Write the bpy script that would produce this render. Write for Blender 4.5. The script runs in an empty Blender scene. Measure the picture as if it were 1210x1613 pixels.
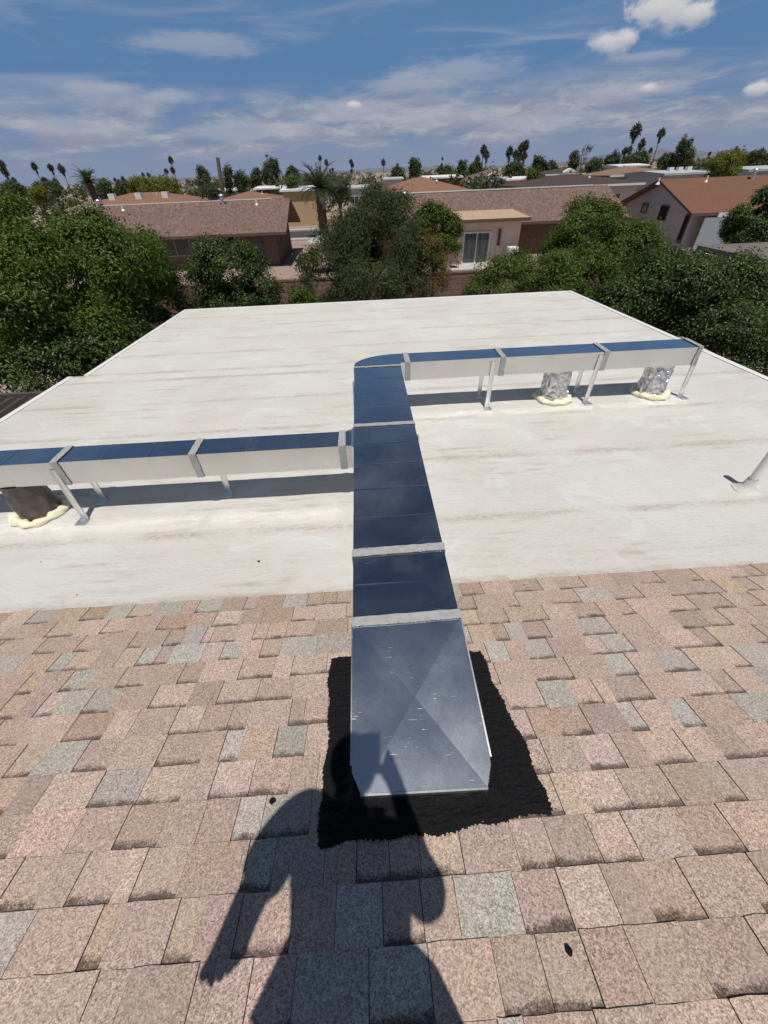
import bpy, bmesh, math, random
import numpy as np
from mathutils import Vector, Matrix
R = math.radians
random.seed(7)
SC = bpy.context.scene
COL = SC.collection

# ------------------------------------------------------------------ camera
CZ = 5.0                                   # the lens is 5.0 m above the ground
PW, PH, CX, CY = 1210.0, 1613.0, 605.0, 806.5
FPX, HORY, ROLL = 606.0, 272.0, 0.042
PITCH = math.atan((CY - HORY) / FPX)
YAW = -math.atan((-46 + ROLL * (CY - 255)) / math.hypot(FPX, CY - HORY))
cr, sr = math.cos(ROLL), math.sin(ROLL)
cp, sp = math.cos(PITCH), math.sin(PITCH)
FH = Vector((math.sin(YAW), math.cos(YAW), 0)); R0 = Vector((math.cos(YAW), -math.sin(YAW), 0)); UZ = Vector((0, 0, 1))
FW = FH * cp - UZ * sp
UP = FH * sp + UZ * cp
CAM = Vector((0, 0, CZ))
cam = bpy.data.cameras.new('camera'); cam_o = bpy.data.objects.new('camera', cam); COL.objects.link(cam_o)
cam.sensor_fit = 'VERTICAL'; cam.sensor_height = 36.0; cam.lens = FPX / PH * 36.0
cam.clip_start = 0.01; cam.clip_end = 40000
ix = R0 * cr - UP * sr; iy = R0 * sr + UP * cr
M = Matrix((ix, iy, -FW)).transposed().to_4x4(); M.translation = CAM
cam_o.matrix_world = M
SC.camera = cam_o

# ------------------------------------------------------------------ world and sun
SUN_EL, SUN_AZ = 71.0, 8.0                 # shadows run away from the camera, 8 degrees to the left
w = bpy.data.worlds.new('World'); SC.world = w; w.use_nodes = True
def build_world():
    nt = w.node_tree; N = nt.nodes; Lk = nt.links
    for n in list(N): N.remove(n)
    out = N.new('ShaderNodeOutputWorld'); bg = N.new('ShaderNodeBackground')
    bg.inputs['Strength'].default_value = 0.050
    sky = N.new('ShaderNodeTexSky'); sky.sky_type = 'NISHITA'; sky.sun_disc = False
    sky.sun_elevation = R(SUN_EL); sky.sun_rotation = R(180 - SUN_AZ)
    sky.altitude = 350; sky.air_density = 1.0; sky.dust_density = 0.4; sky.ozone_density = 2.0
    tc = N.new('ShaderNodeTexCoord')
    sep = N.new('ShaderNodeSeparateXYZ'); Lk.new(tc.outputs['Generated'], sep.inputs[0])
    def math_(op, a, b=None, c=None):
        m = N.new('ShaderNodeMath'); m.operation = op
        for i, v in enumerate((a, b, c)):
            if v is None: continue
            if isinstance(v, (int, float)): m.inputs[i].default_value = v
            else: Lk.new(v, m.inputs[i])
        return m.outputs[0]
    def ramp(v, a, b, smooth=True):
        m = N.new('ShaderNodeMapRange'); m.interpolation_type = 'SMOOTHSTEP' if smooth else 'LINEAR'
        Lk.new(v, m.inputs[0]); m.inputs[1].default_value = a; m.inputs[2].default_value = b
        return m.outputs[0]
    def mixc(f, a, b):
        m = N.new('ShaderNodeMix'); m.data_type = 'RGBA'
        Lk.new(f, m.inputs[0])
        for i, v in ((6, a), (7, b)):
            if isinstance(v, tuple): m.inputs[i].default_value = v
            else: Lk.new(v, m.inputs[i])
        return m.outputs[2]
    x, y, z = sep.outputs
    zc = math_('MAXIMUM', z, 0.0)
    # a flat cloud deck: direction divided by height
    den = math_('ADD', zc, 0.05)
    comb = N.new('ShaderNodeCombineXYZ')
    Lk.new(math_('DIVIDE', x, den), comb.inputs[0]); Lk.new(math_('DIVIDE', y, den), comb.inputs[1])
    def noise(scale, detail, rough, off, sx=1.0, sy=1.0, dist=0.0, rz=0.0):
        mp = N.new('ShaderNodeMapping'); mp.inputs['Location'].default_value = off
        mp.inputs['Scale'].default_value = (sx, sy, 1); mp.inputs['Rotation'].default_value = (0, 0, rz)
        Lk.new(comb.outputs[0], mp.inputs[0])
        n = N.new('ShaderNodeTexNoise'); Lk.new(mp.outputs[0], n.inputs[0])
        n.inputs['Scale'].default_value = scale; n.inputs['Detail'].default_value = detail
        n.inputs['Roughness'].default_value = rough; n.inputs['Distortion'].default_value = dist
        return n.outputs[0]
    # haze bank low over the horizon, deeper blue above it, then the clear sky
    base = mixc(ramp(zc, 0.62, 0.14), sky.outputs[0], (2.7, 5.6, 10.6, 1))
    base = mixc(ramp(zc, 0.14, 0.0), base, (6.0, 7.3, 10.6, 1))
    def dnoise(scale, detail, rough, sc, off=(0, 0, 0), dist=0.0):
        mp = N.new('ShaderNodeMapping'); mp.inputs['Scale'].default_value = sc; mp.inputs['Location'].default_value = off
        Lk.new(tc.outputs['Generated'], mp.inputs[0])
        n = N.new('ShaderNodeTexNoise'); Lk.new(mp.outputs[0], n.inputs[0])
        n.inputs['Scale'].default_value = scale; n.inputs['Detail'].default_value = detail; n.inputs['Roughness'].default_value = rough; n.inputs['Distortion'].default_value = dist
        return n.outputs[0]
    # low deck of broken stratocumulus: grey undersides, brighter rims
    low = dnoise(5.5, 9, 0.62, (1, 1, 5.5), (1.3, .4, .2), .3)
    env = math_('MULTIPLY', ramp(zc, 0.018, 0.05), ramp(zc, 0.135, 0.07))
    lowm = math_('MULTIPLY', ramp(low, 0.40, 0.56), env)
    lowc = mixc(ramp(dnoise(15, 8, 0.66, (1, 1, 4.5), (4.1, .8, 2.6), .5), 0.40, 0.66), (7.4, 7.8, 9.9, 1), (12.2, 12.3, 13.0, 1))
    c1 = mixc(math_('MULTIPLY', lowm, 0.78), base, lowc)
    hi = dnoise(3.2, 8, 0.56, (1, 1, 9), (7.2, 3.1, .9), .6)
    him = math_('MULTIPLY', ramp(hi, 0.50, 0.72), ramp(zc, 0.05, 0.11))
    c2 = mixc(math_('MULTIPLY', him, 0.42), c1, (10.0, 10.8, 13.0, 1))
    # separate clouds: each a cluster of soft puffs at its own bearing and height
    def puff(base_col, parts, col_top, thick, nscale, namp, flat):
        col = base_col
        nn = dnoise(nscale, 7, 0.62, (1, 1, flat))
        jit = math_('MULTIPLY', math_('SUBTRACT', nn, 0.5), namp)
        for (px, py, rx, ry) in parts:
            x_, y_ = px - CX, py - CY; u_ = cr * x_ - sr * y_; v_ = sr * x_ + cr * y_
            d = (R0 * u_ - UP * v_ + FW * FPX).normalized()
            kk = 1.0 / FPX * (d.dot(FW))
            e = Vector((d.y, -d.x, 0)).normalized(); u = e.cross(d)
            def dot(v):
                q = N.new('ShaderNodeVectorMath'); q.operation = 'DOT_PRODUCT'
                Lk.new(tc.outputs['Generated'], q.inputs[0]); q.inputs[1].default_value = v
                return q.outputs['Value']
            a = math_('DIVIDE', dot(e), rx * kk); b = math_('DIVIDE', dot(u), ry * kk)
            fwd = math_('GREATER_THAN', dot(d), 0.5)
            rr = math_('SQRT', math_('ADD', math_('MULTIPLY', a, a), math_('MULTIPLY', b, b)))
            m = math_('MULTIPLY', math_('MULTIPLY', ramp(math_('ADD', rr, jit), 1.2, 0.35), fwd), thick)
            lit = mixc(ramp(b, -1.0, 0.4), (9.6, 10.0, 12.2, 1), col_top)
            col = mixc(m, col, lit)
        return col
    c3 = puff(c2, [(310, 69, 120, 15), (720, 112, 110, 17), (640, 132, 70, 12), (160, 138, 60, 9), (266, 153, 40, 9), (985, 142, 95, 14), (560, 178, 90, 16), (680, 185, 80, 14), (1020, 88, 60, 7), (120, 200, 110, 14), (400, 205, 110, 14), (850, 190, 90, 12)], (11.2, 11.6, 13.2, 1), 0.5, 16, 1.7, 5)
    c3 = puff(c3, [(1062, 20, 62, 21), (1030, 12, 38, 18), (1105, 18, 28, 17), (968, 66, 36, 15), (990, 58, 18, 10), (1191, 140, 17, 9), (1025, 138, 16, 8), (560, 165, 12, 5)], (17.0, 16.8, 16.8, 1), 0.88, 30, 2.3, 1.6)
    Lk.new(c3, bg.inputs['Color']); Lk.new(bg.outputs[0], out.inputs['Surface'])
build_world()
w.cycles.sampling_method = 'MANUAL'; w.cycles.sample_map_resolution = 512
sun = bpy.data.lights.new('sun', 'SUN'); sun.energy = 5.0; sun.angle = R(0.53); sun.color = (1.0, 0.955, 0.89)
sun_o = bpy.data.objects.new('sun', sun); COL.objects.link(sun_o)
SDIR = Vector((-math.sin(R(SUN_AZ)) * math.cos(R(SUN_EL)), math.cos(R(SUN_AZ)) * math.cos(R(SUN_EL)), -math.sin(R(SUN_EL))))
sun_o.rotation_euler = SDIR.to_track_quat('-Z', 'Y').to_euler(); sun_o.location = (0, -10, 40)

vs = SC.view_settings
vs.view_transform = 'Standard'; vs.look = 'None'; vs.exposure = -0.40; vs.gamma = 1.0; vs.use_curve_mapping = False
SC.render.engine = 'CYCLES'
cy_ = SC.cycles
cy_.use_denoising = True
try: cy_.denoiser = 'OPENIMAGEDENOISE'
except Exception: pass
cy_.max_bounces = 6; cy_.diffuse_bounces = 3; cy_.glossy_bounces = 3; cy_.transmission_bounces = 4; cy_.transparent_max_bounces = 6
cy_.caustics_reflective = True; cy_.caustics_refractive = False; cy_.blur_glossy = 0.05
cy_.sample_clamp_indirect = 60.0
cy_.use_adaptive_sampling = True; cy_.adaptive_threshold = 0.02

# ------------------------------------------------------------------ pixel -> place helpers (photo pixels, 1210 x 1613)
def ray(px, py):
    x, y = px - CX, py - CY
    u = cr * x - sr * y; v = sr * x + cr * y
    return (R0 * u - UP * v + FW * FPX).normalized()
def on_y(px, py, Y):
    d = ray(px, py); return CAM + d * (Y / d.y)
def on_z(px, py, z):
    d = ray(px, py); return CAM + d * ((z - CZ) / d.z)
def on_x(px, py, X):
    d = ray(px, py); return CAM + d * (X / d.x)
def m_per_px(P): return (P - CAM).dot(FW) / FPX
def proj(P):
    q = P - CAM; dw = q.dot(FW)
    if dw < 1e-3: return None
    u, v = q.dot(R0) / dw * FPX, -q.dot(UP) / dw * FPX
    return (cr * u + sr * v + CX, -sr * u + cr * v + CY)

# ------------------------------------------------------------------ mesh helpers
class MB:
    def __init__(s): s.v = []; s.f = []; s.sm = []
    def add(s, vs_, fs, smooth=False):
        o = len(s.v); s.v += [tuple(p) for p in vs_]; s.f += [tuple(i + o for i in f) for f in fs]; s.sm += [smooth] * len(fs); return s
    def box(s, x0, x1, y0, y1, z0, z1):
        return s.add([(x0, y0, z0), (x1, y0, z0), (x1, y1, z0), (x0, y1, z0), (x0, y0, z1), (x1, y0, z1), (x1, y1, z1), (x0, y1, z1)],
                     [(0, 3, 2, 1), (4, 5, 6, 7), (0, 1, 5, 4), (1, 2, 6, 5), (2, 3, 7, 6), (3, 0, 4, 7)])
    def hexa(s, bot, top):
        return s.add(list(bot) + list(top), [(0, 3, 2, 1), (4, 5, 6, 7), (0, 1, 5, 4), (1, 2, 6, 5), (2, 3, 7, 6), (3, 0, 4, 7)])
    def prism(s, poly, axis, a, b):
        n = len(poly)
        def P(q, t): return (t, q[0], q[1]) if axis == 'x' else ((q[0], t, q[1]) if axis == 'y' else (q[0], q[1], t))
        return s.add([P(q, a) for q in poly] + [P(q, b) for q in poly],
                     [tuple(range(n)), tuple(range(2 * n - 1, n - 1, -1))] + [(i, i + n, (i + 1) % n + n, (i + 1) % n) for i in range(n)])
    def tube(s, pts, rads, seg=8, cap=True):
        pts = [Vector(p) for p in pts]; rings = []
        for i, p in enumerate(pts):
            d = (pts[min(i + 1, len(pts) - 1)] - pts[max(i - 1, 0)]).normalized()
            a = d.cross(Vector((0, 0, 1)) if abs(d.z) < .9 else Vector((1, 0, 0))).normalized(); b = d.cross(a)
            rings.append([p + (a * math.cos(2 * math.pi * k / seg) + b * math.sin(2 * math.pi * k / seg)) * rads[i] for k in range(seg)])
        vs_ = [q for r in rings for q in r]; fs = []
        for i in range(len(pts) - 1):
            for k in range(seg):
                fs.append((i * seg + k, i * seg + (k + 1) % seg, (i + 1) * seg + (k + 1) % seg, (i + 1) * seg + k))
        s.add(vs_, fs, True)
        if cap:
            s.add(rings[0], [tuple(range(seg - 1, -1, -1))]); s.add(rings[-1], [tuple(range(seg))])
        return s
    def mesh(s, name, mat=None):
        me = bpy.data.meshes.new(name); me.from_pydata(s.v, [], s.f)
        me.polygons.foreach_set('use_smooth', s.sm)
        bm = bmesh.new(); bm.from_mesh(me); bmesh.ops.recalc_face_normals(bm, faces=bm.faces); bm.to_mesh(me); bm.free()
        if mat: me.materials.append(mat)
        return me
    def build(s, name, mat, parent=None, loc=None):
        return link(name, s.mesh(name, mat), parent, loc)
def link(name, me, parent=None, loc=None):
    o = bpy.data.objects.new(name, me); COL.objects.link(o)
    if parent is not None:
        o.parent = parent
        o.matrix_parent_inverse = Matrix.Translation(parent.location).inverted() if parent.type == 'EMPTY' else Matrix()
    if loc is not None: o.location = loc
    return o
def tag(o, label, cat=None, group=None, kind=None):
    if label: o['label'] = label
    if cat: o['category'] = cat
    if group: o['group'] = group
    if kind: o['kind'] = kind
    return o
def thing(name, label, cat, loc=(0, 0, 0), group=None):
    o = bpy.data.objects.new(name, None); COL.objects.link(o); o.location = loc; o.empty_display_size = .2
    return tag(o, label, cat, group)
def structure(o): o['kind'] = 'structure'; return o
def bevel(o, wd, seg=2):
    m = o.modifiers.new('bevel', 'BEVEL'); m.width = wd; m.segments = seg; m.limit_method = 'ANGLE'; return o

# ------------------------------------------------------------------ material helpers
class NT:
    def __init__(s, name):
        s.m = bpy.data.materials.new(name); s.m.use_nodes = True; s.t = s.m.node_tree; s.N = s.t.nodes; s.L = s.t.links
        s.b = s.N['Principled BSDF']; s.out = s.N['Material Output']
        s.tc = s.N.new('ShaderNodeTexCoord')
        s.geo = s.N.new('ShaderNodeNewGeometry')
    def set(s, **k):
        for a, v in k.items():
            key = {'color': 'Base Color', 'rough': 'Roughness', 'metal': 'Metallic', 'spec': 'Specular IOR Level', 'alpha': 'Alpha', 'ior': 'IOR', 'trans': 'Transmission Weight', 'normal': 'Normal'}[a]
            if hasattr(v, 'is_linked'): s.L.new(v, s.b.inputs[key])
            elif isinstance(v, tuple): s.b.inputs[key].default_value = tuple(v) + ((1,) if len(v) == 3 else ())
            else: s.b.inputs[key].default_value = v
        return s
    def pos(s, sc=(1, 1, 1), src='Position', rot=(0, 0, 0)):
        mp = s.N.new('ShaderNodeMapping'); mp.inputs['Scale'].default_value = sc; mp.inputs['Rotation'].default_value = rot
        s.L.new(s.geo.outputs['Position'] if src == 'Position' else s.tc.outputs[src], mp.inputs[0]); return mp.outputs[0]
    def noise(s, scale, detail=4, rough=.55, vec=None, dist=0):
        n = s.N.new('ShaderNodeTexNoise'); n.inputs['Scale'].default_value = scale; n.inputs['Detail'].default_value = detail
        n.inputs['Roughness'].default_value = rough; n.inputs['Distortion'].default_value = dist
        s.L.new(vec if vec is not None else s.geo.outputs['Position'], n.inputs[0]); return n.outputs[0]
    def voro(s, scale, vec=None, out='Color', feature='F1'):
        n = s.N.new('ShaderNodeTexVoronoi'); n.inputs['Scale'].default_value = scale; n.feature = feature
        s.L.new(vec if vec is not None else s.geo.outputs['Position'], n.inputs[0]); return n.outputs[out]
    def mr(s, v, a, b, c=0., d=1., smooth=False):
        m = s.N.new('ShaderNodeMapRange'); m.interpolation_type = 'SMOOTHSTEP' if smooth else 'LINEAR'
        s.L.new(v, m.inputs[0])
        for i, q in enumerate((a, b, c, d)): m.inputs[i + 1].default_value = q
        return m.outputs[0]
    def math(s, op, a, b=None):
        m = s.N.new('ShaderNodeMath'); m.operation = op
        for i, v in enumerate((a, b)):
            if v is None: continue
            if isinstance(v, (int, float)): m.inputs[i].default_value = v
            else: s.L.new(v, m.inputs[i])
        return m.outputs[0]
    def mix(s, f, a, b, mode='MIX'):
        m = s.N.new('ShaderNodeMix'); m.data_type = 'RGBA'; m.blend_type = mode
        if isinstance(f, (int, float)): m.inputs[0].default_value = f
        else: s.L.new(f, m.inputs[0])
        for i, v in ((6, a), (7, b)):
            if isinstance(v, tuple): m.inputs[i].default_value = tuple(v) + ((1,) if len(v) == 3 else ())
            else: s.L.new(v, m.inputs[i])
        return m.outputs[2]
    def attr(s, name, out='Fac'):
        n = s.N.new('ShaderNodeAttribute'); n.attribute_name = name; return n.outputs[out]
    def sep(s, v):
        n = s.N.new('ShaderNodeSeparateXYZ'); s.L.new(v, n.inputs[0]); return n.outputs
    def bump(s, h, strength=.5, dist=.01):
        n = s.N.new('ShaderNodeBump'); n.inputs['Strength'].default_value = strength; n.inputs['Distance'].default_value = dist
        s.L.new(h, n.inputs['Height']); s.L.new(n.outputs[0], s.b.inputs['Normal']); return s
def simple(name, col, rough=.7, metal=0., var=.12, scale=8., bump=0., spec=.4):
    n = NT(name)
    k = n.noise(scale, 5, .6)
    c = n.mix(n.mr(k, .3, .7), tuple(v * (1 - var) for v in col), tuple(min(1, v * (1 + var)) for v in col))
    n.set(color=c, rough=rough, metal=metal, spec=spec)
    if bump: n.bump(n.noise(scale * 6, 4), .5, bump)
    return n.m

def shingle_mat(name, source):
    n = NT(name)
    if source == 'object':
        oi = n.N.new('ShaderNodeObjectInfo'); col = oi.outputs['Color']
    else: col = n.attr('tabcol', 'Color')
    sv, rec = n.attr('sv'), n.attr('rec')
    g = n.sep(n.voro(290))[0]
    g2 = n.sep(n.voro(150))[1]
    gran = n.mix(n.mr(g, 0, 1), (.28, .26, .24), (1.72, 1.72, 1.74))
    gran = n.mix(.35, gran, n.mix(n.mr(g2, 0, 1), (.5, .48, .45), (1.5, 1.5, 1.5)))
    c = n.mix(1.0, col, gran, 'MULTIPLY')
    big = n.noise(5, 3)
    c = n.mix(n.mr(big, .35, .7, 0, .35), c, (.47, .38, .325))
    blotch = n.noise(38, 4, .7)                       # rubbed patches and mixed granules
    c = n.mix(n.mr(blotch, .55, .75, 0, .2), c, (.30, .235, .19))
    # the dark granule band printed on the lower layer, just under the butt of the course above
    edge = n.math('ADD', sv, n.math('MULTIPLY', n.math('SUBTRACT', n.noise(160, 4, .8), .5), .5))
    edge = n.math('ADD', edge, n.math('MULTIPLY', n.math('SUBTRACT', n.noise(14, 2), .5), .35))
    band = n.math('MULTIPLY', n.mr(edge, .78, .95, 0, 1, True), rec)
    c = n.mix(n.math('MULTIPLY', band, .86), c, n.mix(g, (.035, .024, .02), (.15, .105, .088)))
    n.set(color=c, rough=.93, spec=.25)
    n.bump(n.math('ADD', g, n.math('MULTIPLY', blotch, .6)), .9, .0022)
    return n.m
M_SHI_O = shingle_mat('shingle granules', 'object')
M_SHI_M = shingle_mat('shingle granules field', 'mesh')
M_FELT = simple('roof felt', (.03, .027, .025), .95)

def white_roof_mat():
    n = NT('white roof coating')
    st = n.noise(1.0, 7, .65, n.pos((.7, 7, 1)))           # long sweeps of the roller
    st2 = n.noise(1.0, 6, .72, n.pos((2.0, 17, 1)))
    patch = n.noise(.9, 5, .65, n.pos((1, 1.5, 1)), .6)
    cloud = n.noise(.7, 5, .6, dist=.4)
    fine = n.noise(60, 6, .75)
    speck = n.noise(22, 8, .82, n.pos((1, 1.9, 1)))
    c = n.mix(n.mr(cloud, .38, .62), (.69, .67, .635), (.635, .605, .555))
    c = n.mix(n.math('MULTIPLY', n.mr(st, .50, .70, 0, .5), n.mr(patch, .40, .62)), c, (.56, .50, .43))
    c = n.mix(n.math('MULTIPLY', n.mr(st2, .49, .64, 0, .9), n.mr(patch, .47, .66)), c, (.46, .385, .31))
    c = n.mix(n.math('MULTIPLY', n.mr(speck, .54, .68, 0, .75), n.mr(n.noise(1.6, 4), .36, .6, .12, 1)), c, (.40, .345, .29))
    ring = n.noise(1.3, 3, .5, dist=.8)                     # rims left by standing water
    c = n.mix(n.math('MULTIPLY', n.mr(n.math('ABSOLUTE', n.math('SUBTRACT', ring, .56)), .012, 0, 0, .3), n.mr(fine, .4, .6)), c, (.50, .43, .35))
    brush = n.noise(1.0, 5, .6, n.pos((1.7, 2.6, 1)), .9)     # fresher, brighter touch-up coats
    c = n.mix(n.mr(brush, .56, .64, 0, .65), c, (.72, .715, .69))
    c = n.mix(n.mr(fine, .35, .7, 0, .3), c, (.71, .695, .66))
    lap = n.attr('lap')                                     # grime that collects along the laps
    lw = n.math('MULTIPLY', n.mr(lap, .5, 1.0, 0, 1, True), n.mr(n.noise(1.0, 6, .7, n.pos((1.3, 5, 1))), .39, .58, 0, .95))
    lw = n.math('MULTIPLY', lw, n.mr(speck, .40, .58, .15, 1))
    c = n.mix(lw, c, (.43, .34, .25))
    n.set(color=c, rough=.62, spec=.35)
    n.bump(n.math('ADD', n.math('MULTIPLY', fine, .5), n.math('ADD', n.math('MULTIPLY', speck, 1.6), n.math('MULTIPLY', st2, 1.0))), .8, .008)
    return n.m
M_WROOF = white_roof_mat()
M_WTRIM = simple('white edge metal', (.78, .78, .76), .45, 0, .05, 3)

def metal_mat(name, base=(.60, .62, .64), rough=.10, spangle=.2, wav=.4):
    n = NT(name)
    sp_ = n.sep(n.voro(190))[0]
    lg = n.noise(3.0, 4, .6)
    fine = n.noise(1.0, 6, .7, n.pos((20, 300, 60)))
    c = n.mix(n.mr(sp_, 0, 1), tuple(v * (1 - .12 * spangle) for v in base), tuple(min(1, v * (1 + .12 * spangle)) for v in base))
    c = n.mix(n.mr(lg, .45, .75, 0, .25), c, tuple(v * .78 for v in base))
    scr = n.mr(n.noise(1.0, 3, .6, n.pos((9, 170, 90))), .66, .70)          # handling scratches
    scr = n.math('MULTIPLY', scr, n.mr(n.noise(5.0, 2), .54, .60))
    c = n.mix(n.math('MULTIPLY', scr, .7), c, (.85, .86, .88))
    r = n.math('ADD', n.mr(sp_, 0, 1, rough - .07 * spangle, rough + .09 * spangle), n.mr(lg, .3, .7, -.03, .06))
    r = n.math('ADD', r, n.math('MULTIPLY', scr, .3))
    dust = n.math('MULTIPLY', n.mr(n.noise(3.5, 7, .7), .50, .75, 0, .09), n.mr(n.noise(60, 4, .7), .3, .7, .4, 1))
    c = n.mix(dust, c, (.50, .48, .45))
    n.set(color=c, rough=n.math('ADD', r, n.math('MULTIPLY', dust, .25)), metal=n.mr(dust, 0, 1, 1, .2))
    n.bump(n.math('ADD', n.math('MULTIPLY', n.noise(2.2, 2), wav), n.math('MULTIPLY', fine, .01)), .25, .02)
    return n.m
M_METAL = metal_mat('galvanised sheet metal')
M_HOOD = metal_mat('spangled galvanised sheet', (.76, .80, .85), .24, .10, .05)
M_SIDE = metal_mat('galvanised sheet, weathered side', (.70, .70, .69), .30, .2, .3)  # side faces' copy of the sheet: lighter, and roughened to spread reflected sun
M_LEG = metal_mat('galvanised strap', (.84, .84, .84), .34, .2, .1)
def foil_mat(name, col, rough):
    n = NT(name)
    a = n.voro(22, n.pos((1, 1, .6)), 'Distance'); b = n.noise(14, 4, .6, dist=1.0)
    n.set(color=n.mix(n.mr(b, .3, .7), tuple(v * .8 for v in col), col), rough=n.mr(b, .3, .7, rough * .7, rough * 1.4), metal=1.0)
    n.bump(n.math('ADD', a, b), .8, .02)
    return n.m
M_FOIL = foil_mat('crinkled foil wrap', (.74, .74, .745), .30)
M_WRAP = simple('dark duct wrap', (.085, .07, .062), .42, 0, .4, 9, .006)
M_MASTIC = simple('grey duct sealant', (.36, .36, .35), .62, 0, .18, 30, .0015)
def foam_mat():
    n = NT('expanding foam')
    k = n.noise(26, 5, .6)
    n.set(color=n.mix(n.mr(k, .3, .7), (.70, .66, .45), (.82, .80, .62)), rough=.7)
    n.bump(n.math('ADD', k, n.noise(90, 4)), .7, .008)
    try: n.b.inputs['Subsurface Weight'].default_value = 0.0
    except Exception: pass
    return n.m
M_FOAM = foam_mat()
def tar_mat():
    n = NT('black roof cement')
    k = n.noise(1.0, 6, .7, n.pos((14, 60, 30))); f = n.noise(150, 5, .7)
    n.set(color=n.mix(n.mr(f, .4, .7), (.005, .005, .006), (.015, .015, .016)), rough=n.mr(k, .3, .7, .5, .85), spec=.22)
    n.bump(n.math('ADD', k, n.math('MULTIPLY', f, .4)), 1.0, .012)
    return n.m
M_TAR = tar_mat()

# ================================================================== the ground and the hills
def ground_mat():
    n = NT('desert yard gravel')
    a = n.noise(.05, 4); b = n.noise(.4, 5, .6); g = n.noise(14, 5, .7)
    c = n.mix(n.mr(a, .35, .65), (.34, .245, .205), (.40, .32, .26))
    c = n.mix(n.mr(b, .4, .7, 0, .6), c, (.30, .205, .175))
    c = n.mix(n.mr(g, .4, .7, 0, .5), c, (.22, .16, .13))
    n.set(color=c, rough=.95, spec=.2); n.bump(g, .5, .03); return n.m
mb = MB(); S = 16000
mb.add([(-S, -S, 0), (S, -S, 0), (S, S, 0), (-S, S, 0)], [(0, 1, 2, 3)])
structure(mb.build('ground', ground_mat()))
# hills far to the north
mb = MB()
rng = np.random.RandomState(4)
hill_spots = [(-300, 2600, 80), (900, 1600, 110), (2100, 1700, 85), (6100, 1800, 170), (6900, 900, 200), (7900, 2200, 160), (-3600, 2600, 70)]
def hill_h(x):
    h = 0
    for (c, wd, hh) in hill_spots: h = max(h, hh * max(0, 1 - abs((x - c) / wd) ** 1.5))
    return h * (.82 + .18 * math.sin(x * .006) * math.sin(x * .0023 + 1)) + 12 * abs(math.sin(x * .011 + .5)) * (h > 5)
xs = np.linspace(-9000, 11000, 260); rows = []
for j, (dy, k) in enumerate([(0, 0), (500, .6), (1000, 1), (2200, .5), (3500, 0)]):
    rows.append([(float(x), 10500 + dy, -4 + hill_h(float(x)) * k * (1 + .1 * math.sin(x * .02 + j))) for x in xs])
n_ = len(xs)
mb.add([p for r in rows for p in r], [(j * n_ + i, j * n_ + i + 1, (j + 1) * n_ + i + 1, (j + 1) * n_ + i) for j in range(4) for i in range(n_ - 1)], True)
structure(mb.build('hills', simple('hazed desert rock', (.15, .155, .175), .95, 0, .12, .004)))  # blue-grey of distance put into the rock colour in place of haze

# ================================================================== our own house: shingle slope, white flat roof
A17 = math.tan(R(17)); YB = 1.609
def zs(y): return CZ - 1.62 - A17 * y                 # shingle slope, falling away from the camera
ZB = zs(YB)
def zf(y): return ZB - .035 * (y - YB)                # low-slope white roof
XL, XL2, XR, YF = -4.69, -4.46, 5.30, 10.85
YRIDGE = -2.6
house = thing('house', 'low house with tan shingle slope and wide white coated flat roof', 'house', (0.3, 4, 0))
# deck under the shingles (both slopes of the ridge)
mb = MB()
nrm = Vector((0, A17, 1)).normalized()
def slab(x0, x1, ya, yb, z_of, th):
    mb.hexa([(x0, ya, z_of(ya) - th), (x1, ya, z_of(ya) - th), (x1, yb, z_of(yb) - th), (x0, yb, z_of(yb) - th)],
            [(x0, ya, z_of(ya)), (x1, ya, z_of(ya)), (x1, yb, z_of(yb)), (x0, yb, z_of(yb))])
slab(XL, XR, YRIDGE, YB, lambda y: zs(y) - .003, .12)
slab(XL, XR, YRIDGE - 4.2, YRIDGE, lambda y: zs(YRIDGE) - .003 + A17 * (y - YRIDGE), .12)
shingle_roof = mb.build('shingle_roof', M_FELT, house)
shingle_roof['label'] = 'tan, pink and grey blended laminated shingles on the slope'

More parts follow.
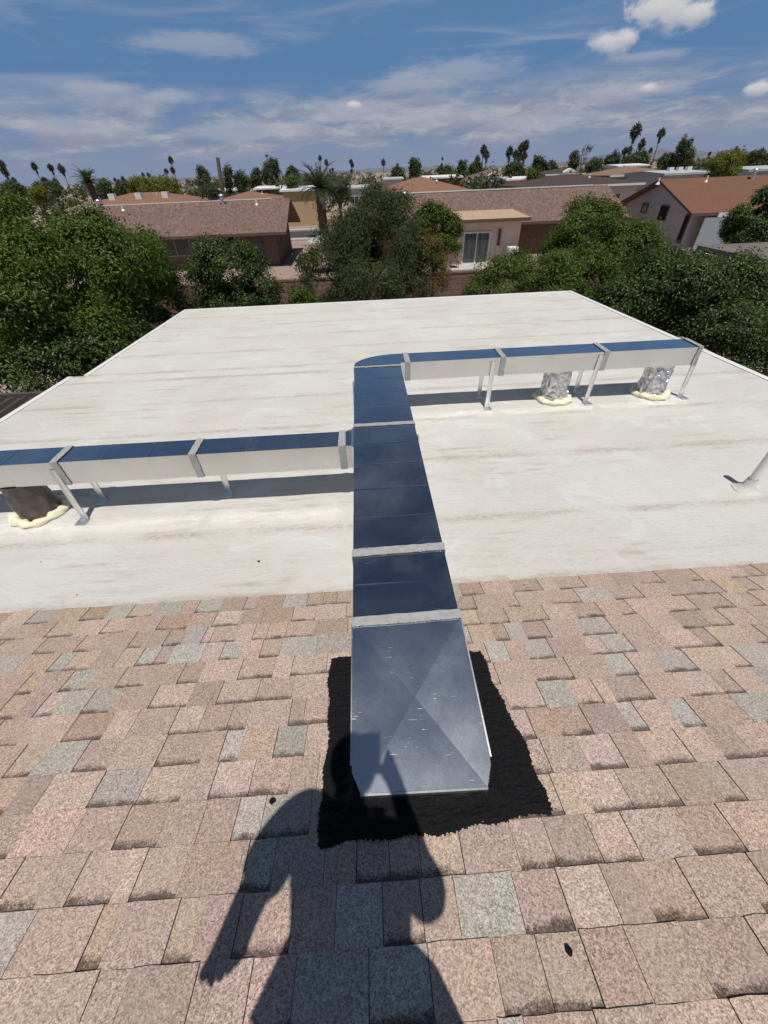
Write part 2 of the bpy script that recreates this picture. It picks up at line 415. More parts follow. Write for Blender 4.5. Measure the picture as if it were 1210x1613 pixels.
PAL = [((.55, .43, .365), 7), ((.535, .415, .355), 6), ((.53, .425, .345), 5), ((.505, .40, .31), 2), ((.535, .395, .31), 1.0), ((.475, .46, .42), 3.4), ((.565, .45, .39), 5), ((.50, .395, .335), 3)]
def tab_mesh(name, rec, seed=0):
    """unit-wide wedge: butt at v=0 (downslope), v=1 upslope"""
    me = bpy.data.meshes.new(name)
    hb, hu = (.0048, .0012) if rec else (.0088, .0030)
    rr = random.Random(seed); nx = 4
    vs_, sv = [], []
    for j, (v, h) in enumerate(((0, hb), (.5, (hb + hu) / 2), (.993, hu))):
        for i in range(nx + 1):
            e = rr.uniform(-.012, .012) if j == 0 else 0
            vs_.append((i / nx - .5, v + e, h + rr.uniform(-.0005, .0005))); sv.append(v)
    top = len(vs_)
    for i in range(nx + 1): vs_.append((i / nx - .5, vs_[i][1], 0)); sv.append(0)
    vs_ += [(-.5, .993, 0), (.5, .993, 0)]; sv += [1, 1]
    fs = []
    for j in range(2):
        for i in range(nx): fs.append((j * (nx + 1) + i, (j + 1) * (nx + 1) + i, (j + 1) * (nx + 1) + i + 1, j * (nx + 1) + i + 1))
    for i in range(nx): fs.append((top + i, i, i + 1, top + i + 1))
    lo, hi = [0, nx + 1, 2 * (nx + 1)], [nx, 2 * nx + 1, 3 * nx + 2]
    fs.append((top, top + nx + 1, lo[2], lo[1], lo[0])); fs.append((top + nx, hi[0], hi[1], hi[2], top + nx + 2))
    # v runs upslope = -y: mirror so that normals stay outward
    vs_ = [(x, -v, h) for x, v, h in vs_]
    me.from_pydata(vs_, [], fs)
    bm = bmesh.new(); bm.from_mesh(me); bmesh.ops.recalc_face_normals(bm, faces=bm.faces); bm.to_mesh(me); bm.free()
    a = me.attributes.new('sv', 'FLOAT', 'POINT'); a.data.foreach_set('value', sv)
    a = me.attributes.new('rec', 'FLOAT', 'POINT'); a.data.foreach_set('value', [1.0 if rec else 0.0] * len(vs_))
    return me
EXPO = .1338
Q = Matrix.Rotation(-R(17), 3, 'X')
tabs = []
rs = random.Random(21)
def pick(): 
    t = rs.uniform(0, sum(p[1] for p in PAL))
    for c, wgt in PAL:
        t -= wgt
        if t <= 0: return c
    return PAL[0][0]
for k in range(-1, 31):
    yb = 1.475 - EXPO * k
    if yb - EXPO < YRIDGE: break
    x = XL + rs.uniform(0, .1); rec = rs.random() < .5
    while x < XR:
        wd = rs.uniform(.09, .21) if not rec else rs.uniform(.07, .19)
        if rs.random() < .1: wd *= .55
        if x + wd > XR: wd = XR - x
        base = pick()
        j = rs.uniform(.84, 1.16)
        colr = tuple(min(.8, c * q * j * rs.uniform(.97, 1.03)) for c, q in zip(base, (.97, .925, .905)))
        if wd > .02: tabs.append((x, wd, yb, rec, colr, rs.randrange(3)))
        x += wd + .0022
        rec = (not rec) if rs.random() < .82 else rec
def tab_area(t):
    x, wd, yb, rec, _, _ = t; a = 0
    P = [proj(Vector((xx, yy, zs(yy)))) for xx, yy in ((x, yb), (x + wd, yb), (x + wd, yb - EXPO), (x, yb - EXPO))]
    if any(p is None for p in P): return 0
    cx = sum(p[0] for p in P) / 4; cy = sum(p[1] for p in P) / 4
    if not (-60 < cx < PW + 60 and 800 < cy < PH + 50): return 0
    for i in range(4): a += P[i][0] * P[(i + 1) % 4][1] - P[(i + 1) % 4][0] * P[i][1]
    return abs(a) / 2
order = sorted(range(len(tabs)), key=lambda i: -tab_area(tabs[i]))
single = set(order[:298])
SL = EXPO / math.cos(R(17))
meshes = {(r, s): tab_mesh('shingle', r, s + 10 * r) for r in (False, True) for s in range(3)}
for m_ in meshes.values(): m_.materials.append(M_SHI_O)
fv, ff, fsv, frec, fcol = [], [], [], [], []
tmpl = {k: ([tuple(v.co) for v in m_.vertices], [tuple(p.vertices) for p in m_.polygons], [d.value for d in m_.attributes['sv'].data]) for k, m_ in meshes.items()}
for i, (x, wd, yb, rec, colr, sd) in enumerate(tabs):
    xc = x + wd / 2
    if i in single:
        o = bpy.data.objects.new('shingle', meshes[(rec, sd)]); COL.objects.link(o); o.parent = shingle_roof
        o.location = (xc, yb, zs(yb)); o.rotation_euler = (-R(17), 0, rs.uniform(-.004, .004)); o.scale = (wd, SL, 1); o.color = colr + (1,)
    else:
        v_, f_, s_ = tmpl[(rec, sd)]; b = len(fv)
        for (a, v, h) in v_:
            p = Q @ Vector((a * wd, v * SL, h)); fv.append((p.x + xc, p.y + yb, p.z + zs(yb)))
        ff += [tuple(q + b for q in f) for f in f_]; fsv += s_; frec += [1. if rec else 0.] * len(v_); fcol += [colr + (1,)] * len(v_)
me = bpy.data.meshes.new('shingle_field'); me.from_pydata(fv, [], ff)
me.attributes.new('sv', 'FLOAT', 'POINT').data.foreach_set('value', fsv)
me.attributes.new('rec', 'FLOAT', 'POINT').data.foreach_set('value', frec)
me.attributes.new('tabcol', 'FLOAT_COLOR', 'POINT').data.foreach_set('color', [c for q in fcol for c in q])
me.materials.append(M_SHI_M)
shf = link('shingle_field', me, shingle_roof); shf['kind'] = 'stuff'

# white roof: coated roll strips lapped shingle-fashion towards the far eave
mb = MB()
def roof_poly(y): return XL if y < 6.26 else XL2
slab(XL, XR, YB + .002, 6.26, lambda y: zf(y) - .006, .16)
slab(XL2, XR, 6.26, YF, lambda y: zf(y) - .006, .16)
flat_roof = mb.build('flat_roof', simple('roof board', (.6, .58, .55), .8), house)
ylaps = [YB + .004, 2.30, 3.22, 4.10, 5.02, 5.92, 6.26, 7.18, 8.10, 9.02, 9.95, YF]
for a, b in zip(ylaps[:-1], ylaps[1:]):
    xl = XL if b <= 6.27 else XL2
    nx, ny = 90, 14; rr = np.random.RandomState(int(a * 100))
    vs_, fs, lap = [], [], []
    ph = rr.rand(6) * 6
    wob = lambda x: .010 * math.sin(x * 1.3 + ph[0]) + .006 * math.sin(x * 3.7 + ph[1]) + .004 * math.sin(x * 9 + ph[2])
    for j in range(ny + 1):
        t = j / ny
        for i in range(nx + 1):
            x = xl + (XR - xl) * i / nx
            y = a + (b - a) * t
            if j == ny and b < YF - .01 and abs(b - 6.26) > .02: y += wob(x)
            if j == 0 and a > YB + .1 and abs(a - 6.26) > .02: y -= .06
            h = .0014 * t + .0004 + (.0045 * math.sin(x * 2.1 + ph[3]) * math.sin(y * 3.1 + ph[4]) + .0022 * math.sin(x * 7.3 + ph[5] + 2 * math.sin(y * 5)) + .0012 * math.sin(x * 19 + ph[0] + y * 9) + rr.uniform(-.0006, .0006)) * math.sin(math.pi * t)
            vs_.append((x, y, zf(y) + h)); lap.append(max(0, 1 - min(1 - t, t * 1.3) * (b - a) / .2))
    for j in range(ny):
        for i in range(nx): fs.append((j * (nx + 1) + i, j * (nx + 1) + i + 1, (j + 1) * (nx + 1) + i + 1, (j + 1) * (nx + 1) + i))
    e = ny * (nx + 1); o0 = len(vs_)
    for i in range(nx + 1): vs_.append(vs_[e + i]); lap.append(1)
    for i in range(nx + 1): vs_.append((vs_[e + i][0], vs_[e + i][1], zf(vs_[e + i][1]) - .004)); lap.append(1)
    for i in range(nx): fs.append((o0 + i, o0 + i + 1, o0 + nx + 2 + i, o0 + nx + 1 + i))
    me = bpy.data.meshes.new('roof_strip'); me.from_pydata(vs_, [], fs); me.materials.append(M_WROOF)
    me.polygons.foreach_set('use_smooth', [True] * len(fs))
    me.attributes.new('lap', 'FLOAT', 'POINT').data.foreach_set('value', lap)
    link('roof_strip', me, flat_roof)
# white metal edge round the flat roof and walls below
mb = MB()
def edge(p, q, wd, up, dn):
    p, q = Vector(p), Vector(q); d = (q - p).normalized(); s = d.cross(UZ).normalized() * wd
    mb.hexa([p - UZ * dn, q - UZ * dn, q + s - UZ * dn, p + s - UZ * dn], [p + UZ * up, q + UZ * up, q + s + UZ * up, p + s + UZ * up])
edge((XR - .05, YB, zf(YB)), (XR - .05, YF + .03, zf(YF)), .09, .012, .19)
edge((XL2 - .03, YF - .045, zf(YF)), (XR - .055, YF - .045, zf(YF)), -.09, .010, .19)
edge((XL2 + .04, 6.27, zf(6.27)), (XL2 + .04, YF - .05, zf(YF)), -.08, .011, .19)
edge((XL + .04, YB, zf(YB)), (XL + .04, 6.25, zf(6.25)), -.08, .011, .19)
mb.build('edge_metal', M_WTRIM, house)
mb = MB()
mb.prism([(XL + .45, -6.3), (XR - .45, -6.3), (XR - .45, YF - .5), (XL2 + .5, YF - .5), (XL2 + .5, 5.9), (XL + .45, 5.9)], 'z', 0.0, zf(YF) - .19)
mb.build('wall', simple('house stucco', (.52, .43, .34), .9, 0, .1, 6, .01), house)

# ================================================================== the sheet metal duct
ZT = CZ - 1.61; ZD = ZT - .20
XA, XB = -.142, .372                     # trunk sides
Y0, YE = .365, 4.26                      # trunk near end and start of the elbow
YR0, YR1 = 4.34, 4.63                    # far branch front and back
YL0, YL1 = 2.62, 2.85                    # left branch front and back
XEND = 3.86; XLEND = -3.7
duct = thing('air_duct', 'galvanised rectangular air duct with two branches standing on straps over the roof', 'duct', (.1, 2.5, zf(2.5)))
BEAD = .0011
def beaded_box(x0, x1, y0, y1, z0, z1, axis, step, name, mat=M_METAL, ends=(True, True), sides_mat=None):
    """duct length with raised cross beads on its top and sides"""
    mb = MB(); L0, L1 = (y0, y1) if axis == 'y' else (x0, x1)
    st = [(L0, 0)]; n = max(1, round((L1 - L0) / step)); d = (L1 - L0) / n
    for i in range(1, n):
        c = L0 + i * d
        st += [(c - .009, 0), (c, BEAD), (c + .009, 0)]
    st.append((L1, 0))
    rings = []
    for (t, h) in st:
        if axis == 'y': rings.append([(x0 - h, t, z0), (x1 + h, t, z0), (x1 + h, t, z1 + h), (x0 - h, t, z1 + h)])
        else: rings.append([(t, y0 - h, z0), (t, y1 + h, z0), (t, y1 + h, z1 + h), (t, y0 - h, z1 + h)])
    vs_ = [p for r in rings for p in r]; fs = []
    for i in range(len(rings) - 1):
        for k in range(4): fs.append((4 * i + k, 4 * i + (k + 1) % 4, 4 * i + 4 + (k + 1) % 4, 4 * i + 4 + k))
    if ends[0]: fs.append((0, 3, 2, 1))
    e = 4 * (len(rings) - 1)
    if ends[1]: fs.append((e, e + 1, e + 2, e + 3))
    mb.add(vs_, fs)
    o = mb.build(name, mat, duct); o.data.materials.append(M_SIDE)
    for p in o.data.polygons: p.material_index = 0 if p.normal.z > .5 else 1
    return o
YS = [1.03, 1.485, 2.95, YE]
# near end: cross-broken panel over the hole in the shingles, corners tucked in
mb = MB()
CH = .03
cx, cyy = XA + CH + (XB - XA - CH) * .47, Y0 + (1.03 - Y0) * .47
def on_tri(A, B, C, x, y):                       # height of the plane through three points
    n_ = (Vector(B) - Vector(A)).cross(Vector(C) - Vector(A)); return A[2] - (n_.x * (x - A[0]) + n_.y * (y - A[1])) / n_.z
C_ = (cx, cyy, ZT - .011); TL_, TR_ = (XA, 1.03, ZT), (XB, 1.03, ZT); BL_, BR_ = (XA + CH, Y0 - .005, ZT + .002), (XB - CH, Y0, ZT - .060)
p2 = (XB, Y0 + .07, on_tri(TR_, C_, BR_, XB, Y0 + .07)); p5 = (XA, Y0 + .06, on_tri(TL_, C_, BL_, XA, Y0 + .06))
top = [TL_, TR_, p2, BR_, BL_, p5]
bot = [(p[0], p[1], max(ZD - .05, zs(p[1]) - .02) if i < 2 else zs(p[1]) + .001) for i, p in enumerate(top)]
vs_ = top + [C_] + bot
fs = [(0, 6, 1), (1, 6, 2), (2, 6, 3), (3, 6, 4), (4, 6, 5), (5, 6, 0)]
for i in range(1, 6): fs.append((i, i + 7, (i + 1) % 6 + 7, (i + 1) % 6))
mb.add(vs_, fs)
mb.build('end_panel', M_HOOD, duct)
mb = MB()                                   # folded lips along the side edges and round the foot
mb.box(XA - .006, XA - .0005, Y0 + .08, 1.03, ZT - .03, ZT + .006)
mb.hexa([(XB + .0005, Y0 + .09, ZT - .08), (XB + .007, Y0 + .09, ZT - .08), (XB + .007, 1.03, ZT - .03), (XB + .0005, 1.03, ZT - .03)], [(XB + .0005, Y0 + .09, ZT - .047), (XB + .007, Y0 + .09, ZT - .047), (XB + .007, 1.03, ZT + .006), (XB + .0005, 1.03, ZT + .006)])
def lp(x, y, z): return (x, y - .005 * (XB - x) / (XB - XA), z - .056 * (x - XA - CH) / (XB - XA - 2 * CH))
mb.hexa([lp(XA + CH, Y0 - .008, ZT - .03), lp(XB - CH, Y0 - .008, ZT - .03), lp(XB - CH, Y0 - .001, ZT - .03), lp(XA + CH, Y0 - .001, ZT - .03)],
        [lp(XA + CH, Y0 - .008, ZT - .001), lp(XB - CH, Y0 - .008, ZT - .001), lp(XB - CH, Y0 - .001, ZT - .001), lp(XA + CH, Y0 - .001, ZT - .001)])
mb.build('lip', M_LEG, duct)
for a, b in zip(YS[:-1], YS[1:]):
    beaded_box(XA, XB, a, b, ZD, ZT, 'y', .30, 'trunk_section', ends=(a < 1.1, False))
# elbow: outer corner swept round
mb = MB(); arc = [(XA, YE)]
for i in range(0, 15):
    t = i / 14 * math.pi / 2
    arc.append((XA + .50 * (1 - math.cos(t)), YE + .06 + (YR1 - YE - .06) * math.sin(t)))
arc += [(.46, YR1), (.46, YR0), (XB + .01, YR0), (XB, YE)]
mb.prism(arc, 'z', ZD, ZT + .0005); 
mb.build('elbow', M_METAL, duct)
# branches
for a, b in ((.46, 1.55), (1.55, 2.74), (2.74, XEND)):
    beaded_box(a, b, YR0, YR1, ZD - .005, ZT, 'x', .60, 'branch_section', ends=(False, b > 3.5))
for a, b in ((XLEND, -2.46), (-2.46, -1.40), (-1.40, XA - .001)):
    beaded_box(a, b, YL0, YL1, ZD + .005, ZT + .012, 'x', .36, 'branch_section', ends=(a < -3, False))
# sealed joints: a smeared band of grey sealant round each
def joint(axis, t, a0, a1, z0, z1, wd=.045, sk=0., bottom=True):
    mb = MB(); th = .0045
    rr = random.Random(int(abs(t) * 977) + 5)
    n = 12
    def strip(P0, P1, nrm_):
        P0, P1 = Vector(P0), Vector(P1); ax = Vector((0, 1, 0)) if axis == 'y' else Vector((1, 0, 0))
        va, vb = [], []
        for i in range(n + 1):
            p = P0.lerp(P1, i / n)
            va.append(p - ax * (wd / 2 + rr.uniform(-.002, .003))); vb.append(p + ax * (wd / 2 + rr.uniform(-.002, .003)))
        vv = va + vb + [p + nrm_ * th for p in va] + [p + nrm_ * th for p in vb]; m = n + 1; f = []
        for i in range(n):
            f += [(2 * m + i, 2 * m + i + 1, 3 * m + i + 1, 3 * m + i), (i, i + 1, 2 * m + i + 1, 2 * m + i), (m + i, 3 * m + i, 3 * m + i + 1, m + i + 1)]
        f += [(0, 2 * m, 3 * m, m), (n, m + n, 3 * m + n, 2 * m + n)]
        mb.add(vv, f)
    e = .0035
    if axis == 'y':
        strip((a0 - e, t, z1 + e), (a1 + e, t + sk, z1 + e), UZ)
        strip((a0 - e, t, z0), (a0 - e, t, z1 + e), Vector((-1, 0, 0))); strip((a1 + e, t + sk, z0), (a1 + e, t + sk, z1 + e), Vector((1, 0, 0)))
    else:
        strip((t, a0 - e, z1 + e), (t, a1 + e, z1 + e), UZ)
        strip((t, a0 - e, z0), (t, a0 - e, z1 + e), Vector((0, -1, 0))); strip((t, a1 + e, z0), (t, a1 + e, z1 + e), Vector((0, 1, 0)))
    return mb.build('sealed_joint', M_MASTIC, duct)
joint('y', 1.04, XA, XB, ZD, ZT, .050, .008)
joint('y', 1.485, XA, XB, ZD, ZT, .055, .01)
joint('y', 2.95, XA, XB, ZD, ZT, .045, .0)
joint('y', YE, XA, XB, ZD, ZT, .03, .0)
for t in (.46, 1.55, 2.74): joint('x', t, YR0, YR1, ZD - .01, ZT, .06)
joint('x', XEND - .03, YR0, YR1, ZD - .01, ZT, .05)
for t in (-2.46, -1.40, -.235): joint('x', t, YL0, YL1, ZD, ZT + .012, .055)
mb = MB(); mb.box(XA - .018, XA - .002, YL0 - .03, YL1 + .03, ZD - .005, ZT + .02); mb.build('collar', M_LEG, duct)
# strap legs: a bent channel with a turned foot
def leg(x, y, top_z, side, foot_dx=0., foot_dy=0., out=-1, run='x'):
    """side: offset from the duct face; out: direction the foot turns"""
    zt = top_z; fx, fy = x + foot_dx, y + foot_dy; zb = (zf(fy)) + .006
    mb = MB(); wd, th = .025, .0035
    ax = Vector((1, 0, 0)) if run == 'x' else Vector((0, 1, 0)); nrm_ = Vector((0, 1, 0)) if run == 'x' else Vector((1, 0, 0))
    T, B = Vector((x, y, zt)), Vector((fx, fy, zb))
    for (o_, w_, t_) in ((0, wd, th), (-wd + .0018, .0018, .014), (wd - .0018, .0018, .014)):
        a = ax * o_
        def quad(P, dx, dn): return [P + a - ax * dx - nrm_ * dn * (out < 0), P + a + ax * dx - nrm_ * dn * (out < 0), P + a + ax * dx + nrm_ * dn * (out > 0), P + a - ax * dx + nrm_ * dn * (out > 0)]
        mb.hexa(quad(B, w_, t_), quad(T, w_, t_))
    lg = mb.build('leg', M_LEG, duct)
    f = MB(); F0 = B + nrm_ * (out * .004)
    p = [F0 - ax * .042, F0 + ax * .042, F0 + ax * .046 + nrm_ * out * .095, F0 - ax * .038 + nrm_ * out * .095]
    if out < 0: p = [p[3], p[2], p[1], p[0]]
    f.hexa([Vector((q.x, q.y, zf(q.y) + .0065)) for q in p], [Vector((q.x, q.y, zf(q.y) + .0095 + .004 * (abs(q.y - F0.y) > .05))) for q in p])
    ft = f.build('foot', M_LEG, None); ft.parent = lg
    return lg
leg(-2.50, YL0 - .003, ZT - .05, 0, .015, -.035, -1); leg(-2.46, YL1 + .003, ZT - .02, 0, 0, .0, -1)
leg(-1.33, YL1 + .003, ZT - .02, 0, 0, .0, -1)
leg(1.44, YR0 - .003, ZT - .04, 0, -.005, -.01, -1); leg(1.42, YR1 + .003, ZT - .04, 0, 0, .03, -1)
leg(2.68, YR0 - .003, ZT - .03, 0, -.02, -.01, -1); leg(2.68, YR1 + .003, ZT - .03, 0, 0, .02, -1)
leg(3.83, YR0 - .003, ZT - .12, 0, .03, .0, -1); leg(3.80, YR1 + .003, ZT - .12, 0, .03, .0, 1)
leg(XA - .004, 3.88, ZT - .004, 0, -.022, 0, -1, 'y'); leg(XB + .004, 2.74, ZT - .004, 0, .012, 0, 1, 'y')
# drops through the roof: crinkled sleeve in a collar of expanding foam
def sleeve(x, y, r, ztop, mat, seed, name='drop_sleeve', rough=.04):
    rr = np.random.RandomState(seed); seg, ny = 34, 11; zb = zf(y) + .002
    vs_, fs = [], []
    p1, p2 = rr.rand(8) * 6.28, rr.rand(8) * 6.28
    for j in range(ny + 1):
        t = j / ny
        for i in range(seg):
            a = 2 * math.pi * i / seg
            q = r * (1 + .05 * math.sin(2 * a + p1[0]) + .035 * math.sin(5 * a + 4 * t + p1[1]) + .03 * math.sin(9 * a - 7 * t + p1[2]) + .025 * math.sin(4 * a + 11 * t + p1[3]) + rr.uniform(-rough, rough)) * (1.02 - .06 * t + .05 * (1 - t) ** 2)
            a += rr.uniform(-.06, .06); vs_.append((x + q * math.cos(a), y + min(1, .80 + .2 * (1 - t)) * q * math.sin(a), zb + (ztop - zb) * min(1, max(0, t + (rr.uniform(-.03, .03) if 0 < j < ny else 0)))))
    for j in range(ny):
        for i in range(seg): fs.append((j * seg + i, j * seg + (i + 1) % seg, (j + 1) * seg + (i + 1) % seg, (j + 1) * seg + i))
    mb = MB(); mb.add(vs_, fs, False); return mb.build(name, mat, duct)
def foam(x, y, r, seed, label, gap=None):
    rr = random.Random(seed); nz = 40; mb = MB()
    seg, sec = 72, 12; ph = [rr.uniform(0, 6.28) for _ in range(8)]
    vs_, fs = [], []
    for i in range(seg):
        a = 2 * math.pi * i / seg
        lump = 1 + .26 * math.sin(3 * a + ph[0]) * math.sin(5 * a + ph[1]) + .16 * math.sin(11 * a + ph[2]) + .10 * math.sin(19 * a + ph[3])
        rr_ = r * (1 + .05 * math.sin(4 * a + ph[4]) + .03 * math.sin(9 * a + ph[5]))
        for k in range(sec):
            b = 2 * math.pi * k / sec
            l2 = lump * (1 + .12 * math.sin(7 * a + 3 * b + ph[6]) + rr.uniform(-.06, .06))
            q = rr_ + .044 * l2 * math.cos(b)
            px_, py_ = x + q * math.cos(a), y + q * math.sin(a)
            vs_.append((px_, py_, zf(py_) + .006 + max(-.002, .012 + .036 * l2 * math.sin(b))))
    for i in range(seg):
        for k in range(sec): fs.append((i * sec + k, ((i + 1) % seg) * sec + k, ((i + 1) % seg) * sec + (k + 1) % sec, i * sec + (k + 1) % sec))
    mb.add(vs_, fs, True); o = mb.build('foam_ring', M_FOAM)
    m = o.modifiers.new('sub', 'SUBSURF'); m.levels = 1; m.render_levels = 1
    return tag(o, label, 'foam')
YRC, YLC = (YR0 + YR1) / 2, (YL0 + YL1) / 2
sleeve(2.31, YRC, .155, ZD - .008, M_FOIL, 3); sleeve(3.56, YRC, .160, ZD - .008, M_FOIL, 8)
sleeve(-2.93, YLC - .02, .15, ZD + .002, M_WRAP, 5, rough=.008)
foam(2.31, YRC - .01, .185, 3, 'pale yellow foam round the foil sleeve at the middle of the far branch')
foam(3.56, YRC - .01, .19, 14, 'pale yellow foam round the foil sleeve next to the capped duct end')
foam(-2.93, YLC - .03, .18, 9, 'pale yellow foam round the dark wrapped sleeve')

# black roof cement trowelled round the foot of the duct
mb = MB(); rr = np.random.RandomState(11)
XT0, XT1, YT0, YT1 = -.285, .565, .232, 1.03
nx, ny = 300, 290
def field(seed, n):
    g_ = np.random.RandomState(seed).rand(n + 2, n + 2)
    def f(u, v):
        u, v = (u % 1) * n, (v % 1) * n; a, b = int(u), int(v); p, q = u - a, v - b; p, q = p * p * (3 - 2 * p), q * q * (3 - 2 * q)
        return (g_[a, b] * (1 - p) + g_[a + 1, b] * p) * (1 - q) + (g_[a, b + 1] * (1 - p) + g_[a + 1, b + 1] * p) * q - .5
    return f
f1, f2, f3 = field(1, 60), field(2, 60), field(3, 60)
rt = np.random.RandomState(5).rand(4000)
def rag(t, s): return .007 * math.sin(t * 11 + s) + .005 * math.sin(t * 31 + 2 * s) + .004 * (rt[int((t + 1) * 110) + 700 * s] - .5) + .009 * (rt[int((t + 1) * 330) + 600 * s] - .5)
vv, ok = [], {}
for j in range(ny + 1):
    for i in range(nx + 1):
        x = XT0 - .03 + (XT1 - XT0 + .06) * i / nx; y = YT0 - .03 + (YT1 - YT0 + .06) * j / ny
        taper = (y - YT0) / (YT1 - YT0)
        x0 = XT0 + .03 * (1 - taper) + rag(y, 1) ; x1 = XT1 - .055 * taper + .0 + rag(y, 2) - .05 * max(0, .15 - taper)
        y0 = YT0 + .045 * max(0, (x - XT0) / (XT1 - XT0)) + rag(x, 3); y1 = YT1 + rag(x, 4) - .03 * max(0, (x - .1))
        din = min(x - x0, x1 - x, y - y0, y1 - y)
        hole = x > XA + .012 and x < XB - .012 and y > Y0 + .02
        h = .010 * min(1, max(0, din) / .03) + (.010 * f1(x * .35 + .05 * math.sin(y * 9), y * 1.3) + .007 * f2(x * .7 + y * .2, y * 2.6 + .06 * math.sin(x * 13)) + .005 * f3(x * 1.9, y * 2.2) + rr.uniform(-.0008, .0008)) * min(1, max(0, din) / .02)
        dd = max(XA - x, x - XB, Y0 - y, 0)                     # rises in a fillet against the sheet metal
        h += .030 * math.exp(-(dd / .022) ** 2)
        ok[(i, j)] = din > -.004 and not hole
        vv.append((x, y, zs(y) + .0092 + h * (din > 0)))
fs = [(j * (nx + 1) + i, j * (nx + 1) + i + 1, (j + 1) * (nx + 1) + i + 1, (j + 1) * (nx + 1) + i) for j in range(ny) for i in range(nx)
      if ok[(i, j)] and ok[(i + 1, j)] and ok[(i, j + 1)] and ok[(i + 1, j + 1)]]
used = sorted({q for f in fs for q in f}); mp = {q: k for k, q in enumerate(used)}
mb.add([vv[q] for q in used], [tuple(mp[q] for q in f) for f in fs], True)
tag(mb.build('roof_cement', M_TAR), 'ragged black roof cement trowelled round the foot of the duct', 'sealant')

# plumbing vent on the white roof
vp = thing('vent_pipe', 'white plumbing vent pipe with coated flashing on the flat roof', 'vent pipe', (3.19, 2.44, zf(2.44)))
mb = MB(); zb = zf(2.44)
mb.tube([(3.19, 2.44, zb + .003), (3.19, 2.44, zb + .012), (3.19, 2.44, zb + .05), (3.19, 2.44, zb + .11)], [.10, .078, .044, .036], 24, False); mb.build('flashing', M_WROOF, vp)
mb = MB(); mb.tube([(3.19, 2.44, zb + .0), (3.19, 2.44, zb + .52)], [.030, .030], 24); mb.tube([(3.19, 2.44, zb + .50), (3.19, 2.44, zb + .522)], [.0315, .0315], 24, False); mb.build('pipe', M_WTRIM, vp)

# ================================================================== the photographer, whose shadow falls on the shingles
def skin_chain(name, joints, edges, mat, parent=None, sub=2):
    """joints: name -> (x, y, z, rx, ry); a surface grown along the edges, root first"""
    keys = list(joints); idx = {k: i for i, k in enumerate(keys)}
    me = bpy.data.meshes.new(name)
    me.from_pydata([Vector(joints[k][:3]) + CAM for k in keys], [(idx[a], idx[b]) for a, b in edges], [])
    o = bpy.data.objects.new(name, me); COL.objects.link(o)
    if parent is not None: o.parent = parent
    o.modifiers.new('skin', 'SKIN').use_smooth_shade = True
    if not me.skin_vertices: me.skin_vertices.new()
    for k in keys:
        d = me.skin_vertices[0].data[idx[k]]; d.radius = (joints[k][3], joints[k][4]); d.use_root = (k == keys[0])
    s = o.modifiers.new('sub', 'SUBSURF'); s.levels = sub; s.render_levels = sub
    me.materials.append(mat); return o
M_SKIN = simple('skin', (.42, .26, .19), .55)
M_SHIRT = simple('work shirt', (.10, .13, .19), .9, 0, .2, 60, .001)
M_TROUS = simple('work trousers', (.13, .11, .085), .92, 0, .2, 60, .001)
M_BLACK = simple('black plastic', (.015, .015, .016), .35)
J = {'pelvis': (-.095, -.47, -.52, .165, .12), 'waist': (-.095, -.45, -.36, .165, .11), 'chest': (-.085, -.38, -.16, .155, .11), 'neckb': (-.085, -.28, -.02, .075, .07),
     'neck': (-.075, -.215, .045, .055, .058), 'head': (-.06, -.135, .105, .078, .092), 'crown': (-.06, -.15, .20, .068, .08),
     'shl': (-.245, -.245, -.06, .078, .075), 'elbl': (-.385, -.315, -.31, .056, .054), 'wrl': (-.425, -.335, -.50, .058, .05), 'hal': (-.448, -.335, -.58, .066, .04),
     'shr': (.085, -.34, -.07, .068, .065), 'elbr': (.168, -.375, -.31, .048, .048), 'wrr': (.098, -.185, -.075, .033, .030), 'har': (.070, -.10, -.045, .036, .024),
     'hipl': (-.20, -.475, -.62, .115, .12), 'kneel': (-.275, -.45, -1.02, .065, .068), 'ankl': (-.315, -.52, -1.39, .045, .05), 'heell': (-.315, -.55, -1.425, .04, .035), 'toel': (-.335, -.36, -1.475, .042, .025),
     'hipr': (.02, -.475, -.62, .115, .12), 'kneer': (.125, -.45, -1.02, .065, .068), 'ankr': (.165, -.53, -1.385, .045, .05), 'heelr': (.165, -.56, -1.42, .04, .035), 'toer': (.19, -.37, -1.47, .042, .025)}
E_ = [('pelvis', 'waist'), ('waist', 'chest'), ('chest', 'neckb'), ('neckb', 'neck'), ('neck', 'head'), ('head', 'crown'), ('chest', 'shl'), ('shl', 'elbl'), ('elbl', 'wrl'), ('wrl', 'hal'),
      ('chest', 'shr'), ('shr', 'elbr'), ('elbr', 'wrr'), ('wrr', 'har'), ('pelvis', 'hipl'), ('hipl', 'kneel'), ('kneel', 'ankl'), ('ankl', 'heell'), ('ankl', 'toel'),
      ('pelvis', 'hipr'), ('hipr', 'kneer'), ('kneer', 'ankr'), ('ankr', 'heelr'), ('ankr', 'toer')]
